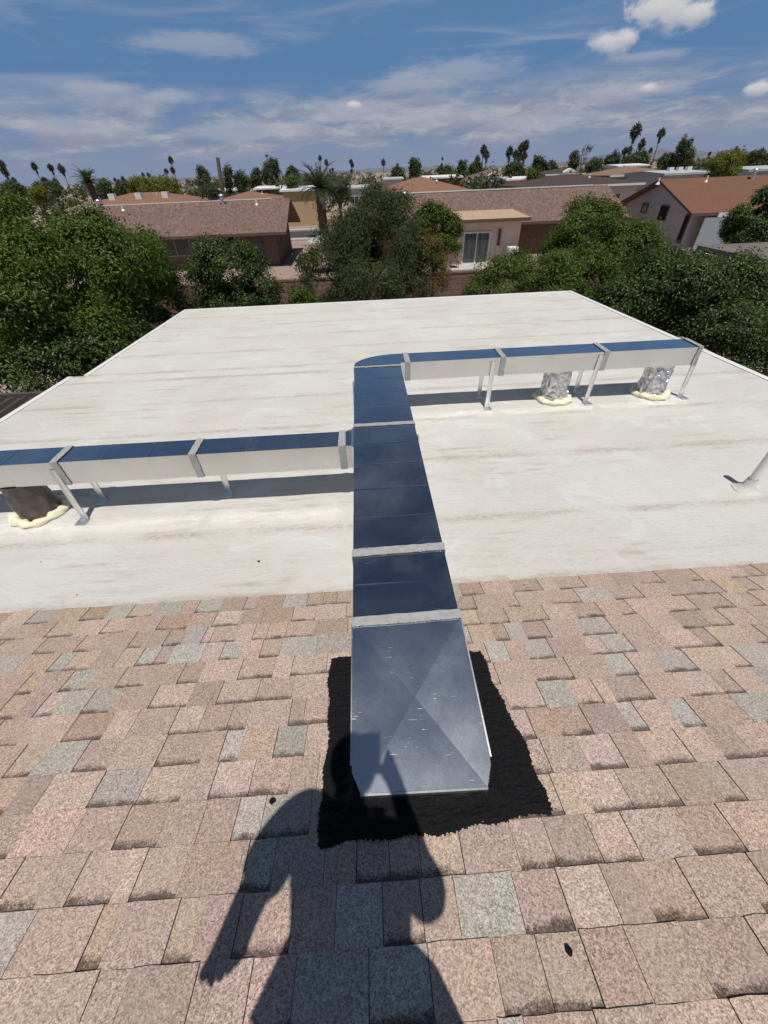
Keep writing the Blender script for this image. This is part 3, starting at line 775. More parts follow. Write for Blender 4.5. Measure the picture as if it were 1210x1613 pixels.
# fingers: left hand hangs open with the fingers pointing down, right hand closes round the telephone
for f, (dx, ln) in enumerate(((-.030, .125), (-.010, .150), (.010, .125), (.030, .085))):
    J['l%da' % f] = (-.455 + dx * .9, -.335 + .004 * f, -.625, .0155, .0155); J['l%db' % f] = (-.463 + dx * 1.1, -.330, -.625 - ln * .5, .0145, .0145); J['l%dc' % f] = (-.462 + dx * 1.15, -.315, -.625 - ln, .010, .010)
    E_ += [('hal', 'l%da' % f), ('l%da' % f, 'l%db' % f), ('l%db' % f, 'l%dc' % f)]
J['lt1'] = (-.405, -.325, -.60, .012, .012); J['lt2'] = (-.392, -.315, -.645, .0105, .0105); E_ += [('hal', 'lt1'), ('lt1', 'lt2')]
def ph(a, b, c): return tuple(ix * a + iy * b - FW * c)     # in the telephone's own frame: right, up, back
for f in range(4):
    b = -.055 - .021 * f
    J['r%da' % f] = ph(.072, b, .040) + (.0100, .0100); J['r%db' % f] = ph(.070, b + .002, .016) + (.0095, .0095); J['r%dc' % f] = ph(.050, b + .004, .0235 - .004) + (.0085, .0085)
    E_ += [('har', 'r%da' % f), ('r%da' % f, 'r%db' % f)]
for f in range(4): del J['r%dc' % f]
J['rt1'] = ph(.045, -.10, .045) + (.012, .012); J['rt2'] = ph(.012, -.085, .034) + (.0105, .0105); E_ += [('har', 'rt1'), ('rt1', 'rt2')]
person = skin_chain('person', J, E_, M_SKIN)
tag(person, 'person in shirt and work trousers standing on the shingles holding a phone out', 'person')
def cloth(name, keys, grow, mat, over={}):
    JJ = {}
    for k in keys:
        q = list(J[k]); q[3] += grow; q[4] += grow
        if k in over: q = list(over[k])
        JJ[k] = tuple(q)
    return skin_chain(name, JJ, [e for e in E_ if e[0] in keys and e[1] in keys], mat, person)
cloth('shirt', ['waist', 'chest', 'neckb', 'shl', 'elbl', 'shr', 'elbr', 'pelvis'], .016, M_SHIRT, {'pelvis': (-.098, -.455, -.50, .205, .14), 'elbl': (-.395, -.310, -.31, .095, .085), 'shl': (-.25, -.215, -.055, .10, .095), 'elbr': (.172, -.375, -.30, .075, .07)})
cloth('trousers', ['pelvis', 'hipl', 'kneel', 'ankl', 'hipr', 'kneer', 'ankr'], .022, M_TROUS, {'hipl': (-.235, -.47, -.66, .14, .14), 'hipr': (.065, -.47, -.66, .14, .14)})
# hair as a cap over the skull
mb = MB(); bm = bmesh.new(); bmesh.ops.create_icosphere(bm, subdivisions=3, radius=1)
vs_ = [Vector((-.06 + v.co.x * .092, -.150 + v.co.y * .105, .15 + v.co.z * .10)) + CAM + Vector((0, 0, .004 * math.sin(v.co.x * 40) * math.sin(v.co.y * 37))) for v in bm.verts]
keep = [f for f in bm.faces if f.calc_center_median().z > -.15 and not (f.calc_center_median().y > .45 and f.calc_center_median().z < .5)]
mb.add(vs_, [tuple(v.index for v in f.verts) for f in keep], True); bm.free()
mb.build('hair', simple('dark hair', (.03, .022, .018), .6), person)
me_ = MB(); me_.box(-.0355, .0355, -.0735, .0735, -.004, .004); phone = me_.build('phone', M_BLACK)
bevel(phone, .0035, 3)
Mp = M.copy(); Mp.translation = CAM - FW * .014 - iy * .064 + ix * .006; phone.matrix_world = Mp
tag(phone, 'black mobile phone held up in the right hand', 'phone')

# ================================================================== vegetation
def leaf_mat(name, dark, mid, light, rough=.42, trans=.25, spec=.5):
    n = NT(name)
    lv = n.attr('lv')
    c = n.mix(n.mr(lv, 0, .5), dark, n.mix(n.mr(lv, .5, 1.0), mid, light))
    n.set(color=c, rough=rough, spec=spec)
    tr = n.N.new('ShaderNodeBsdfTranslucent'); n.L.new(n.mix(.6, c, light), tr.inputs['Color'])
    mx = n.N.new('ShaderNodeMixShader'); mx.inputs[0].default_value = trans
    n.L.new(n.b.outputs[0], mx.inputs[1]); n.L.new(tr.outputs[0], mx.inputs[2]); n.L.new(mx.outputs[0], n.out.inputs['Surface'])
    return n.m
M_CIT = leaf_mat('citrus leaf', (.028, .050, .008), (.064, .104, .013), (.14, .19, .03), .45, .25, .3)
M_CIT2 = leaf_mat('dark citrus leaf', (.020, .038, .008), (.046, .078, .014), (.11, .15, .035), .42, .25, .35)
M_ACA = leaf_mat('acacia leaf', (.030, .046, .014), (.060, .085, .026), (.11, .135, .045), .6, .2, .25)
M_YEL = leaf_mat('dry yellow leaf', (.07, .06, .015), (.16, .11, .03), (.25, .17, .05), .6, .2, .3)
M_PALO = leaf_mat('palo verde leaf', (.07, .085, .012), (.14, .16, .025), (.24, .25, .06), .6, .3, .2)
M_FAR = leaf_mat('far tree leaf', (.034, .052, .022), (.065, .092, .036), (.11, .135, .055), .6, .2, .25)
M_FROND = leaf_mat('palm frond', (.035, .050, .020), (.075, .095, .040), (.15, .165, .085), .5, .2, .35)
M_FANP = leaf_mat('fan palm leaf', (.028, .040, .020), (.055, .075, .036), (.11, .12, .06), .6, .15, .25)
M_DEADP = simple('dead palm skirt', (.13, .095, .06), .9)
M_BARK = simple('bark', (.12, .09, .065), .9, 0, .3, 12, .02)
M_PTRUNK = simple('palm trunk', (.16, .12, .09), .9, 0, .3, 5, .03)

def leaves_mesh(name, P, Nrm, D, size, lv, mat, width=.46, fold=.16):
    """P, Nrm, D: (n,3) arrays; every leaf is two faces folded along the midrib"""
    n = len(P); S_ = np.cross(Nrm, D); S_ /= np.linalg.norm(S_, axis=1)[:, None] + 1e-9
    L = size[:, None]
    v = np.empty((n, 4, 3), np.float32)
    v[:, 0] = P; v[:, 2] = P + D * L
    m = P + D * L * .45 + Nrm * L * fold
    v[:, 1] = m + S_ * L * width * .5; v[:, 3] = m - S_ * L * width * .5
    me = bpy.data.meshes.new(name)
    me.vertices.add(4 * n); me.vertices.foreach_set('co', v.reshape(-1))
    me.loops.add(6 * n); b = (np.arange(n) * 4)[:, None]
    me.loops.foreach_set('vertex_index', (b + np.array([0, 1, 2, 0, 2, 3])).reshape(-1).astype(np.int32))
    me.polygons.add(2 * n); me.polygons.foreach_set('loop_start', np.arange(0, 6 * n, 3, dtype=np.int32))
    me.update(calc_edges=True)
    me.attributes.new('lv', 'FLOAT', 'POINT').data.foreach_set('value', np.repeat(lv, 4).astype(np.float32))
    me.materials.append(mat); return me
def crown_arrays(lobes, n, leaf, seed, clump=.20, per=60, shell=.72, upb=.35, rnd=.75, droop=.1, lump=.24, bough=0):
    rg = np.random.RandomState(seed); cs = np.array([l[0] for l in lobes], float); rs_ = np.array([l[1] for l in lobes], float)
    area = (rs_[:, 0] * rs_[:, 1] + rs_[:, 1] * rs_[:, 2] + rs_[:, 0] * rs_[:, 2]); area /= area.sum()
    nc = max(4, n // per)
    if bough > 0:                                   # boughs on the lobes, leaf clumps over the outside of each bough
        nb_ = max(6, int(sum(4 * math.pi * ((r[0] * r[1] + r[1] * r[2] + r[0] * r[2]) / 3) for r in rs_) / (math.pi * bough ** 2) * .75))
        bi = rg.choice(len(lobes), nb_, p=area); d = rg.normal(size=(nb_, 3)); d /= np.linalg.norm(d, axis=1)[:, None]
        d[:, 2] = np.where(d[:, 2] < -.55, -d[:, 2] * .6, d[:, 2])
        bc = cs[bi] + d * rs_[bi] * rg.uniform(shell - .08, shell + .22, nb_)[:, None]; br = bough * rg.uniform(.55, 1.25, nb_)
        q = rg.choice(nb_, nc, p=br ** 2 / (br ** 2).sum()); li = bi[q]
        o_ = bc[q] - cs[li]; o_ /= np.linalg.norm(o_, axis=1)[:, None] + 1e-9
        e_ = rg.normal(size=(nc, 3)); e_ /= np.linalg.norm(e_, axis=1)[:, None]
        fl = (e_ * (o_ * .6 + np.array([0, 0, .5]))).sum(1); e_ = np.where((fl < -.15)[:, None], -e_, e_)
        cc = bc[q] + e_ * br[q][:, None] * rg.uniform(.75, 1.0, nc)[:, None]; d = e_; bsrc = bc[q]
    else:
        li = rg.choice(len(lobes), nc, p=area)
        d = rg.normal(size=(nc, 3)); d /= np.linalg.norm(d, axis=1)[:, None]
        d[:, 2] = np.where(d[:, 2] < -.55, -d[:, 2] * .6, d[:, 2]); d /= np.linalg.norm(d, axis=1)[:, None]
        lum = 1 + lump * np.sin(5.3 * d[:, 0] + seed) * np.sin(4.7 * d[:, 1] + 2 * seed) + lump * .7 * np.sin(9.1 * d[:, 2] + seed) * np.sin(8.3 * d[:, 0])
        f = (shell + (1 - shell) * rg.rand(nc) ** .45) * lum
        cc = cs[li] + d * rs_[li] * f[:, None]; bsrc = cs[li]
    inside = np.zeros(nc, bool)
    for c, r in zip(cs, rs_): inside |= (((cc - c) / r) ** 2).sum(1) < .42
    cc, li, d, bsrc = cc[~inside], li[~inside], d[~inside], bsrc[~inside]
    k = rg.randint(0, len(cc), n); csz = clump * rg.uniform(.6, 1.25, len(cc))
    P = cc[k] + rg.normal(size=(n, 3)) * csz[k][:, None] * np.array([.6, .6, .5])
    out = (P - cs[li[k]]) / rs_[li[k]] ** 2 ; out /= np.linalg.norm(out, axis=1)[:, None] + 1e-9
    ob = P - bsrc[k]; ob /= np.linalg.norm(ob, axis=1)[:, None] + 1e-9; out = out * .5 + ob * .6; out /= np.linalg.norm(out, axis=1)[:, None] + 1e-9
    N_ = out * .75 + np.array([0, 0, upb]) + rg.normal(size=(n, 3)) * rnd * .6; N_ /= np.linalg.norm(N_, axis=1)[:, None]
    D = rg.normal(size=(n, 3)) + out * .5 - np.array([0, 0, droop * 3]); D -= N_ * (D * N_).sum(1)[:, None]; D /= np.linalg.norm(D, axis=1)[:, None] + 1e-9
    size = leaf * rg.uniform(.6, 1.25, n)
    cl = rg.rand(len(cc))
    lv = np.clip(.55 * rg.rand(n) + .35 * cl[k] + .12 * (out[:, 2] > .2), 0, 1)
    P[:, 2] = np.maximum(P[:, 2], .05)
    return P, N_, D, size, lv
def trunk_mesh(base, lobes, r, seed, mat=M_BARK):
    rg = random.Random(seed); mb = MB(); base = Vector(base)
    big = sorted(lobes, key=lambda l: -l[1][0])[:5]
    cz = sum(l[0][2] for l in big) / len(big); fork = base + Vector((rg.uniform(-.1, .1), rg.uniform(-.1, .1), max(.4, .45 * cz)))
    mb.tube([base - UZ * .1, base + UZ * .15, base.lerp(fork, .6), fork], [r * 1.5, r * 1.05, r * .9, r * .8], 8)
    for l in big:
        c = Vector(l[0])
        for q in range(3):
            e = c + Vector((rg.uniform(-.5, .5) * l[1][0], rg.uniform(-.5, .5) * l[1][1], rg.uniform(.0, .5) * l[1][2]))
            mb.tube([fork - UZ * .1, fork.lerp(e, .4) + UZ * .1, e], [r * .6, r * .38, r * .10], 6)
    return mb.mesh('trunk', mat)
def tree(name, label, cat, lobes, n, leaf, mat, seed, group=None, trunk_r=.12, base=None, width=.46, **kw):
    if base is None:
        big = max(lobes, key=lambda l: l[1][0] * l[1][2]); base = (big[0][0], big[0][1], 0)
    t = thing(name, label, cat, base, group)
    P, N_, D, s_, lv = crown_arrays(lobes, n, leaf, seed, **kw)
    link('crown', leaves_mesh('crown', P, N_, D, s_, lv, mat, width), t)
    link('trunk', trunk_mesh(base, lobes, trunk_r, seed), t)
    return t
def lobe(px, py, Y, rx, ry, rd=None):
    """an ellipsoid whose outline is rx by ry photo pixels at distance Y"""
    P = on_y(px, py, Y); k = m_per_px(P) * .86; a, b = rx * k, ry * k
    return (tuple(P), (a, (rd if rd else .8 * a), b * 1.05))
# -- hedge-like citrus close to the roof on the left
tree('citrus_tree', 'big dense glossy citrus tree overhanging the brown ribbed patio cover', 'tree',
     [lobe(90, 402, 10.8, 95, 78), lobe(25, 475, 9.0, 110, 100, 1.2), lobe(155, 446, 10.8, 95, 84), lobe(208, 470, 11.6, 70, 72), lobe(115, 545, 9.2, 95, 60, 1.0), lobe(-60, 445, 10, 110, 92), lobe(15, 590, 7.9, 60, 45, .7), lobe(248, 492, 12.2, 42, 40), lobe(20, 408, 10.6, 70, 62), lobe(195, 522, 10.4, 55, 42), lobe(80, 585, 8.4, 60, 36, .6), lobe(140, 565, 9.0, 60, 36, .6), lobe(40, 606, 7.8, 75, 34, .5), lobe(155, 575, 9.2, 50, 28, .5), lobe(150, 392, 11.4, 70, 56), lobe(215, 425, 11.9, 58, 52), lobe(75, 602, 8.7, 66, 44, .7)],
     165000, .078, M_CIT, 3, bough=0.55, trunk_r=.17, shell=.74, base=(-8.3, 11, 0))
tree('citrus_tree', 'small round citrus tree between the big citrus and the feathery shrub', 'tree',
     [lobe(362, 428, 13.5, 58, 44), lobe(395, 455, 13.4, 40, 38), lobe(335, 465, 13.5, 42, 38), lobe(372, 500, 13.5, 66, 60)],
     40000, .076, M_CIT2, 5, bough=0.38, trunk_r=.09, clump=.19)
tree('citrus_bush', 'low bright green bush beside the feathery shrub at the far eave', 'bush',
     [lobe(468, 468, 12.6, 17, 17), lobe(480, 480, 12.6, 22, 22)], 4200, .07, M_CIT, 6, trunk_r=.03, clump=.14, base=tuple(on_y(472, 480, 12.6).xy) + (0,))
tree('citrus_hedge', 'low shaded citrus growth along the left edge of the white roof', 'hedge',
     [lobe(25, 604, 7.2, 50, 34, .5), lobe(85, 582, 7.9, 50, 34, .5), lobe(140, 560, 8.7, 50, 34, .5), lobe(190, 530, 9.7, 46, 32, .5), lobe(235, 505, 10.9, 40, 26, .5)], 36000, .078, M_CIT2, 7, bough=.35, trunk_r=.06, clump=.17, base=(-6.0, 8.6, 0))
# -- feathery shrub in the middle
tree('acacia_tree', 'dark feathery shrub-like tree standing behind the middle of the far eave', 'tree',
     [lobe(578, 392, 14.0, 58, 60), lobe(620, 400, 14.2, 66, 66), lobe(520, 435, 13.6, 52, 50), lobe(650, 440, 13.8, 50, 55), lobe(590, 345, 14.2, 38, 34), lobe(590, 455, 13.4, 95, 50), lobe(628, 348, 14.3, 30, 34), lobe(575, 510, 13.6, 105, 60), lobe(540, 400, 13.9, 36, 40)],
     88000, .085, M_ACA, 8, bough=0.42, trunk_r=.10, width=.26, clump=.20, per=40, shell=.62, rnd=1.0, droop=.0, lump=.24)
tree('dry_shrub', 'thin yellowing shrub leaning on the feathery tree by the block wall', 'shrub',
     [lobe(680, 400, 13.9, 24, 30), lobe(686, 440, 13.7, 24, 34), lobe(672, 470, 13.6, 25, 30)], 8500, .06, M_YEL, 9, trunk_r=.03, width=.32, clump=.15, shell=.4, base=tuple(on_y(682, 470, 13.7).xy) + (0,))
tree('orange_tree', 'round bright green tree against the brown roof beside the glass door', 'tree',
     [lobe(685, 362, 22, 36, 34), lobe(700, 385, 21.8, 24, 30), lobe(668, 375, 22, 24, 28)], 26000, .10, M_CIT, 10, bough=0.4, trunk_r=.10, clump=.19)
# -- the right side
tree('citrus_tree', 'spreading citrus tree in front of the beige annex with the glass door', 'tree',
     [lobe(835, 440, 13.5, 80, 36), lobe(790, 455, 13.2, 55, 32), lobe(885, 440, 13.6, 50, 42), lobe(830, 490, 13.4, 110, 50)], 52000, .076, M_CIT, 12, bough=0.42, trunk_r=.10, clump=.19)
tree('citrus_tree', 'tall citrus tree rising highest in front of the white gable', 'tree',
     [lobe(930, 372, 15.5, 52, 44), lobe(985, 395, 15.2, 62, 48), lobe(895, 400, 15.6, 32, 36), lobe(960, 430, 14.8, 80, 55), lobe(1025, 420, 15, 40, 40), lobe(960, 500, 14.8, 80, 60)], 76000, .080, M_CIT, 13, bough=0.45, trunk_r=.12, clump=.19)
tree('citrus_tree', 'broad dark citrus tree beyond the right edge of the white roof', 'tree',
     [lobe(1055, 462, 11.0, 90, 60), lobe(1130, 474, 10.6, 62, 58), lobe(1010, 490, 11.0, 62, 48), lobe(1105, 520, 10.0, 85, 60), lobe(1170, 535, 9.6, 56, 62), lobe(1215, 570, 8.8, 50, 50), lobe(1110, 560, 9.6, 90, 50), lobe(1190, 590, 8.6, 60, 40)],
     110000, .080, M_CIT2, 15, bough=0.5, trunk_r=.15, shell=.74, base=(9.0, 10.8, 0))
tree('shade_tree', 'rounded dark tree over the patio of the white house', 'tree',
     [lobe(1190, 345, 24, 34, 38), lobe(1222, 338, 24, 30, 34), lobe(1180, 370, 23.6, 30, 26), lobe(1220, 380, 23.5, 40, 30)], 28000, .13, M_CIT2, 16, bough=0.5, trunk_r=.14, clump=.19)
# twiggy plant in the next yard
tw = thing('stick_plant', 'leggy bare-stemmed plant with leaf tufts in the gravel yard', 'plant', tuple(on_y(487, 440, 22).xy) + (0,))
mb = MB(); b0 = Vector(tw.location); tips = []
for q, (a, h, l) in enumerate(((.2, 2.2, .35), (2.4, 1.8, .5), (4.4, 2.0, .35), (5.4, 1.3, .45))):
    e = b0 + Vector((math.cos(a) * l, math.sin(a) * l, h)); mb.tube([b0, b0.lerp(e, .5) + Vector((0, 0, .15)), e], [.035, .028, .018], 6); tips.append(e)
mb.build('stem', M_BARK, tw)
P_, N_, D_, s_, lv_ = crown_arrays([(tuple(e), (.16, .16, .2)) for e in tips], 500, .12, 2, clump=.1, per=25); link('leaf_tuft', leaves_mesh('leaf_tuft', P_, N_, D_, s_, lv_, M_CIT2), tw)

# ================================================================== neighbouring yards and houses
def roof_mat(name, ca, cb, cc, sc=1.0):
    n = NT(name)
    a = n.sep(n.voro(2.6 * sc, n.pos((2.6, 1.2, 1.2))))[0]; b = n.noise(1.2, 4); g = n.noise(20, 4, .7)
    c = n.mix(n.mr(a, 0, 1), ca, cb); c = n.mix(n.mr(b, .4, .7, 0, .5), c, cc); c = n.mix(n.mr(g, .4, .7, 0, .35), c, tuple(v * .6 for v in cc))
    n.set(color=c, rough=.95, spec=.2); return n.m
R_BROWN = roof_mat('brown roof shingle', (.125, .078, .066), (.26, .175, .145), (.175, .115, .095), 1.6)
R_RUST = roof_mat('rust roof shingle', (.175, .09, .058), (.205, .108, .07), (.17, .09, .06), 2)
R_TERRA = roof_mat('terracotta roof shingle', (.24, .125, .085), (.29, .16, .11), (.22, .12, .085), 2)
R_DARK = roof_mat('dark roof shingle', (.065, .048, .042), (.10, .075, .065), (.07, .052, .046), 2)
R_TAN = roof_mat('tan rolled roof', (.46, .33, .22), (.50, .37, .25), (.42, .31, .21), 2)
R_WHITE = simple('white coated roof', (.74, .74, .73), .6, 0, .06, .6)
R_PALE = simple('pale grey roof', (.42, .45, .46), .7, 0, .1, .6)
W_BROWN = simple('brown stucco', (.17, .105, .082), .92, 0, .1, 4)
W_BEIGE = simple('beige stucco', (.66, .545, .44), .92, 0, .08, 4, .01)
W_TAN = simple('tan stucco', (.46, .33, .19), .92, 0, .08, 4)
W_WHITE = simple('pale stucco', (.52, .50, .47), .92, 0, .06, 4)
W_PINK = simple('pink stucco', (.55, .40, .38), .92, 0, .06, 4)
T_WHITE = simple('white trim', (.72, .71, .68), .55, 0, .05, 4)
T_BROWN = simple('brown trim', (.12, .075, .06), .7, 0, .1, 4)
def glass_mat(name, tint, rough=.06):
    n = NT(name); n.set(color=tint, rough=rough, spec=.8, metal=0); return n.m
G_DARK = glass_mat('dark window glass', (.02, .025, .028)); 
def curtain_mat():
    n = NT('glass door with curtains'); x = n.noise(1.0, 3, .6, n.pos((9, .2, .6)))
    n.set(color=n.mix(n.mr(x, .35, .65), (.035, .055, .055), (.15, .20, .195)), rough=.08, spec=.8); return n.m
G_CURT = curtain_mat()
G_SHADE = simple('window sunscreen', (.10, .095, .095), .7)
M_VENT = metal_mat('vent metal', (.7, .7, .7), .35, .3, .1)

def window(parent, x0, x1, z0, z1, y, fm=T_WHITE, gm=G_DARK, bars=1, fw=.06, dirn='-y'):
    """window in a wall facing -y (or -x when dirn is '-x', then x0..x1 run along y and y is the wall's x)"""
    def bx(mb, a0, a1, c0, c1, d0, d1):
        if dirn == '-y': mb.box(a0, a1, y - d1, y - d0, c0, c1)
        else: mb.box(y - d1, y - d0, a0, a1, c0, c1)
    mb = MB(); bx(mb, x0, x1, z0, z0 + fw, .003, .07); bx(mb, x0, x1, z1 - fw, z1, .003, .07)
    bx(mb, x0, x0 + fw, z0 + fw, z1 - fw, .003, .068); bx(mb, x1 - fw, x1, z0 + fw, z1 - fw, .003, .068)
    for q in range(1, bars + 1):
        c = x0 + (x1 - x0) * q / (bars + 1); bx(mb, c - fw * .4, c + fw * .4, z0 + fw, z1 - fw, .003, .066)
    f = mb.build('window_frame', fm, parent)
    n = bars + 1; iw = (x1 - x0 - fw * 2) / n
    for q in range(n):
        m2 = MB(); a = x0 + fw + iw * q + (fw * .4 if q else 0); b = x0 + fw + iw * (q + 1) - (fw * .4 if q < n - 1 else 0)
        bx(m2, a, b, z0 + fw, z1 - fw, .012, .03); p = m2.build('pane', gm, None); p.parent = f
    return f
def gable_house(name, label, x0, x1, y0, y1, ze, zr, axis, roofm, wallm, over=.55, th=.14, group=None, base_cat='house', trim=None, yridge=None):
    t = thing(name, label, base_cat, ((x0 + x1) / 2, (y0 + y1) / 2, 0), group)
    a0, a1, l0, l1 = (y0, y1, x0, x1) if axis == 'x' else (x0, x1, y0, y1)
    am = yridge if yridge is not None else (a0 + a1) / 2
    k0 = (zr - ze) / (am - a0 + over); k1 = (zr - ze) / (a1 + over - am)
    mb = MB(); mb.prism([(a0 - over, ze), (am, zr), (a1 + over, ze), (a1 + over, ze - th), (am, zr - th), (a0 - over, ze - th)], axis, l0 - over, l1 + over)
    mb.build('roof', roofm, t)
    mb = MB(); e = th + .01
    mb.prism([(a0, 0), (a0, ze + k0 * over - e), (am, zr - e), (a1, ze + k1 * over - e), (a1, 0)], axis, l0, l1); mb.build('wall', wallm, t)
    mb = MB(); d = .03
    if axis == 'x': mb.box(l0 - over - .01, l1 + over + .01, a0 - over - d, a0 - over - .003, ze - th - .03, ze - .01); mb.box(l0 - over, l1 + over, a1 + over + .003, a1 + over + d, ze - th - .03, ze - .01)
    else: mb.box(a0 - over - d, a0 - over - .003, l0 - over, l1 + over, ze - th - .03, ze - .01); mb.box(a1 + over + .003, a1 + over + d, l0 - over, l1 + over, ze - th - .03, ze - .01)
    mb.build('fascia', trim or T_BROWN, t)
    return t
def hip_house(name, label, x0, x1, y0, y1, ze, zr, roofm, wallm, over=.6, group=None, trim=None, cat='house', inset=None):
    t = thing(name, label, cat, ((x0 + x1) / 2, (y0 + y1) / 2, 0), group)
    X0, X1, Y0_, Y1_ = x0 - over, x1 + over, y0 - over, y1 + over; hd = inset if inset is not None else min((Y1_ - Y0_) / 2, (X1 - X0) / 2); ym = (Y0_ + Y1_) / 2; th = .16
    v = [(X0, Y0_, ze), (X1, Y0_, ze), (X1, Y1_, ze), (X0, Y1_, ze), (X0 + hd, ym, zr), (X1 - hd, ym, zr), (X0, Y0_, ze - th), (X1, Y0_, ze - th), (X1, Y1_, ze - th), (X0, Y1_, ze - th)]
    mb = MB(); mb.add(v, [(0, 1, 5, 4), (2, 3, 4, 5), (1, 2, 5), (3, 0, 4), (0, 6, 7, 1), (1, 7, 8, 2), (2, 8, 9, 3), (3, 9, 6, 0), (9, 8, 7, 6)]); mb.build('roof', roofm, t)
    mb = MB(); mb.box(x0, x1, y0, y1, 0, ze - th - .01); mb.build('wall', wallm, t)
    mb = MB(); mb.box(X0 - .03, X1 + .03, Y0_ - .03, Y0_ - .003, ze - th - .02, ze + .02); mb.build('fascia', trim or T_WHITE, t)
    if x1 - x0 > 6:
        for q in range(2 + int((x1 - x0) / 9)):
            cx_ = x0 + (x1 - x0) * (q + .6) / (2.2 + int((x1 - x0) / 9)); window(t, cx_ - .7, cx_ + .7, .95, 2.05, y0)
    return t
def flat_house(name, label, x0, x1, y0, y1, h, roofm, wallm, group=None, over=.35, rise=.25, win=True):
    t = thing(name, label, 'house', ((x0 + x1) / 2, (y0 + y1) / 2, 0), group)
    mb = MB(); ym = (y0 + y1) / 2
    mb.prism([(y0 - over, h), (ym, h + rise), (y1 + over, h), (y1 + over, h - .2), (y0 - over, h - .2)], 'x', x0 - over, x1 + over); mb.build('roof', roofm, t)
    mb = MB(); mb.box(x0, x1, y0, y1, 0, h - .21); mb.build('wall', wallm, t)
    for q in range(2 if win else 0):
        cx_ = x0 + (x1 - x0) * (.27 + .45 * q); window(t, cx_ - .8, cx_ + .8, .95, 2.05, y0)
    return t
def roof_vent(parent, P, kind):
    P = Vector(P); mb = MB()
    if kind == 'turbine':
        mb.tube([P - UZ * .12, P + UZ * .45], [.22, .16], 14, False)
        mb.tube([P + UZ * .45, P + UZ * .52, P + UZ * .68, P + UZ * .84, P + UZ * .9], [.17, .25, .29, .2, .06], 14); return mb.build('roof_turbine', M_VENT, parent)
    if kind == 'hood':
        mb.tube([P - UZ * .1, P + UZ * .5], [.13, .12], 12); mb.tube([P + UZ * .5, P + UZ * .55, P + UZ * .62], [.24, .24, .05], 12); return mb.build('roof_flue', M_VENT, parent)
    mb.tube([P - UZ * .1, P + UZ * .32], [.06, .06], 10); mb.tube([P - UZ * .06, P + UZ * .06], [.16, .07], 10); return mb.build('vent_stub', T_WHITE, parent)

# block wall between the lots, built block by block where it can be seen
def block_mat():
    n = NT('slump block'); oi = n.N.new('ShaderNodeObjectInfo'); k = n.noise(9, 5, .7)
    c = n.mix(n.mr(k, .3, .7), (.17, .105, .085), (.24, .155, .125)); c = n.mix(n.mr(oi.outputs['Random'], 0, 1, 0, .35), c, (.28, .19, .16))
    n.set(color=c, rough=.95, spec=.2); n.bump(n.noise(40, 4), .6, .01); return n.m
M_BLOCK = block_mat(); YW = 18.3
bw = thing('block_wall', 'brown slump block wall dividing the back yards behind the trees', 'wall', (0, YW, 0))
mb = MB(); mb.box(-16, 13, YW - .075, YW + .075, 0, 1.78); core = mb.build('mortar_core', simple('mortar', (.20, .145, .125), .95), bw)
mb = MB(); mb.box(-.196, .196, -.012, .0, -.0935, .0935); bmsh = mb.mesh('block', M_BLOCK); nb = 0
for row in range(9):
    zc_ = .1 + row * .2; off = .2 * (row % 2)
    for i in range(32):
        xb = -5.4 + off + .4 * i
        if nb >= 296: break
        o = bpy.data.objects.new('block', bmsh); COL.objects.link(o); o.parent = core
        o.location = (xb, YW - .0755 - random.uniform(0, .006), zc_); nb += 1
mb = MB()
for row in range(9):
    zc_ = .1 + row * .2; off = .2 * (row % 2)
    for i in range(26): x_ = -5.8 + off - .4 * i; mb.box(x_ - .196, x_ + .196, YW - .088, YW - .0755, zc_ - .0935, zc_ + .0935)
    for i in range(14): x_ = 7.4 + off + .4 * i; mb.box(x_ - .196, x_ + .196, YW - .088, YW - .0755, zc_ - .0935, zc_ + .0935)
o = mb.build('block_field', M_BLOCK, bw); o['kind'] = 'stuff'
mb = MB(); mb.box(-16, 13, YW - .11, YW + .11, 1.785, 1.85); mb.build('wall_cap', M_BLOCK, bw)

# street beyond the first row of houses
mb = MB(); mb.box(-120, 140, 50.0, 57.5, -.2, .012)
structure(mb.build('road', simple('asphalt', (.055, .055, .058), .9, 0, .15, 3)))
for y_ in (48.4, 57.6):
    mb = MB(); mb.box(-120, 140, y_, y_ + 1.5, -.2, .13); structure(mb.build('pavement', simple('concrete', (.42, .38, .34), .9, 0, .1, 2)))

# -- brown house on the left
Z_ = CZ
h1 = gable_house('brown_house', 'brown house with long shingle roof and deep shaded eave across the gravel yard', -20.5, -6.0, 34.3, 41.6, Z_ - 2.87, Z_ - 1.22, 'x', R_BROWN, W_BROWN, .95)
window(h1, -14.3, -11.2, .85, 2.05, 34.3, simple('grey screen frame', (.30, .28, .27), .7), G_SHADE, 2, .09)
window(h1, -9.6, -8.9, .2, 2.1, 34.3, T_BROWN, G_DARK, 0)
window(h1, -7.9, -7.0, .45, 2.0, 34.3, T_BROWN, G_SHADE, 0)
mb = MB()
for q in range(9): mb.box(-5.995, -5.955, 34.5 + q * .8, 34.58 + q * .8, 0, 2.4)
mb.build('batten', T_BROWN, h1)
mb = MB(); mb.box(-20.5, -6.4, 37.85, 38.05, Z_ - 1.235, Z_ - 1.185); mb.build('ridge_cap', T_WHITE, h1)
for (px_, py_, kd) in ((160, 330, 'hood'), (135, 321, 'stub'), (192, 325, 'stub'), (351, 320, 'hood'), (404, 320, 'stub'), (120, 332, 'stub')):
    P_ = on_y(px_, py_, 37.4 if kd == 'hood' else 37.2); roof_vent(h1, (P_.x, P_.y, Z_ - 1.22 - (37.95 - P_.y) * .36), kd)
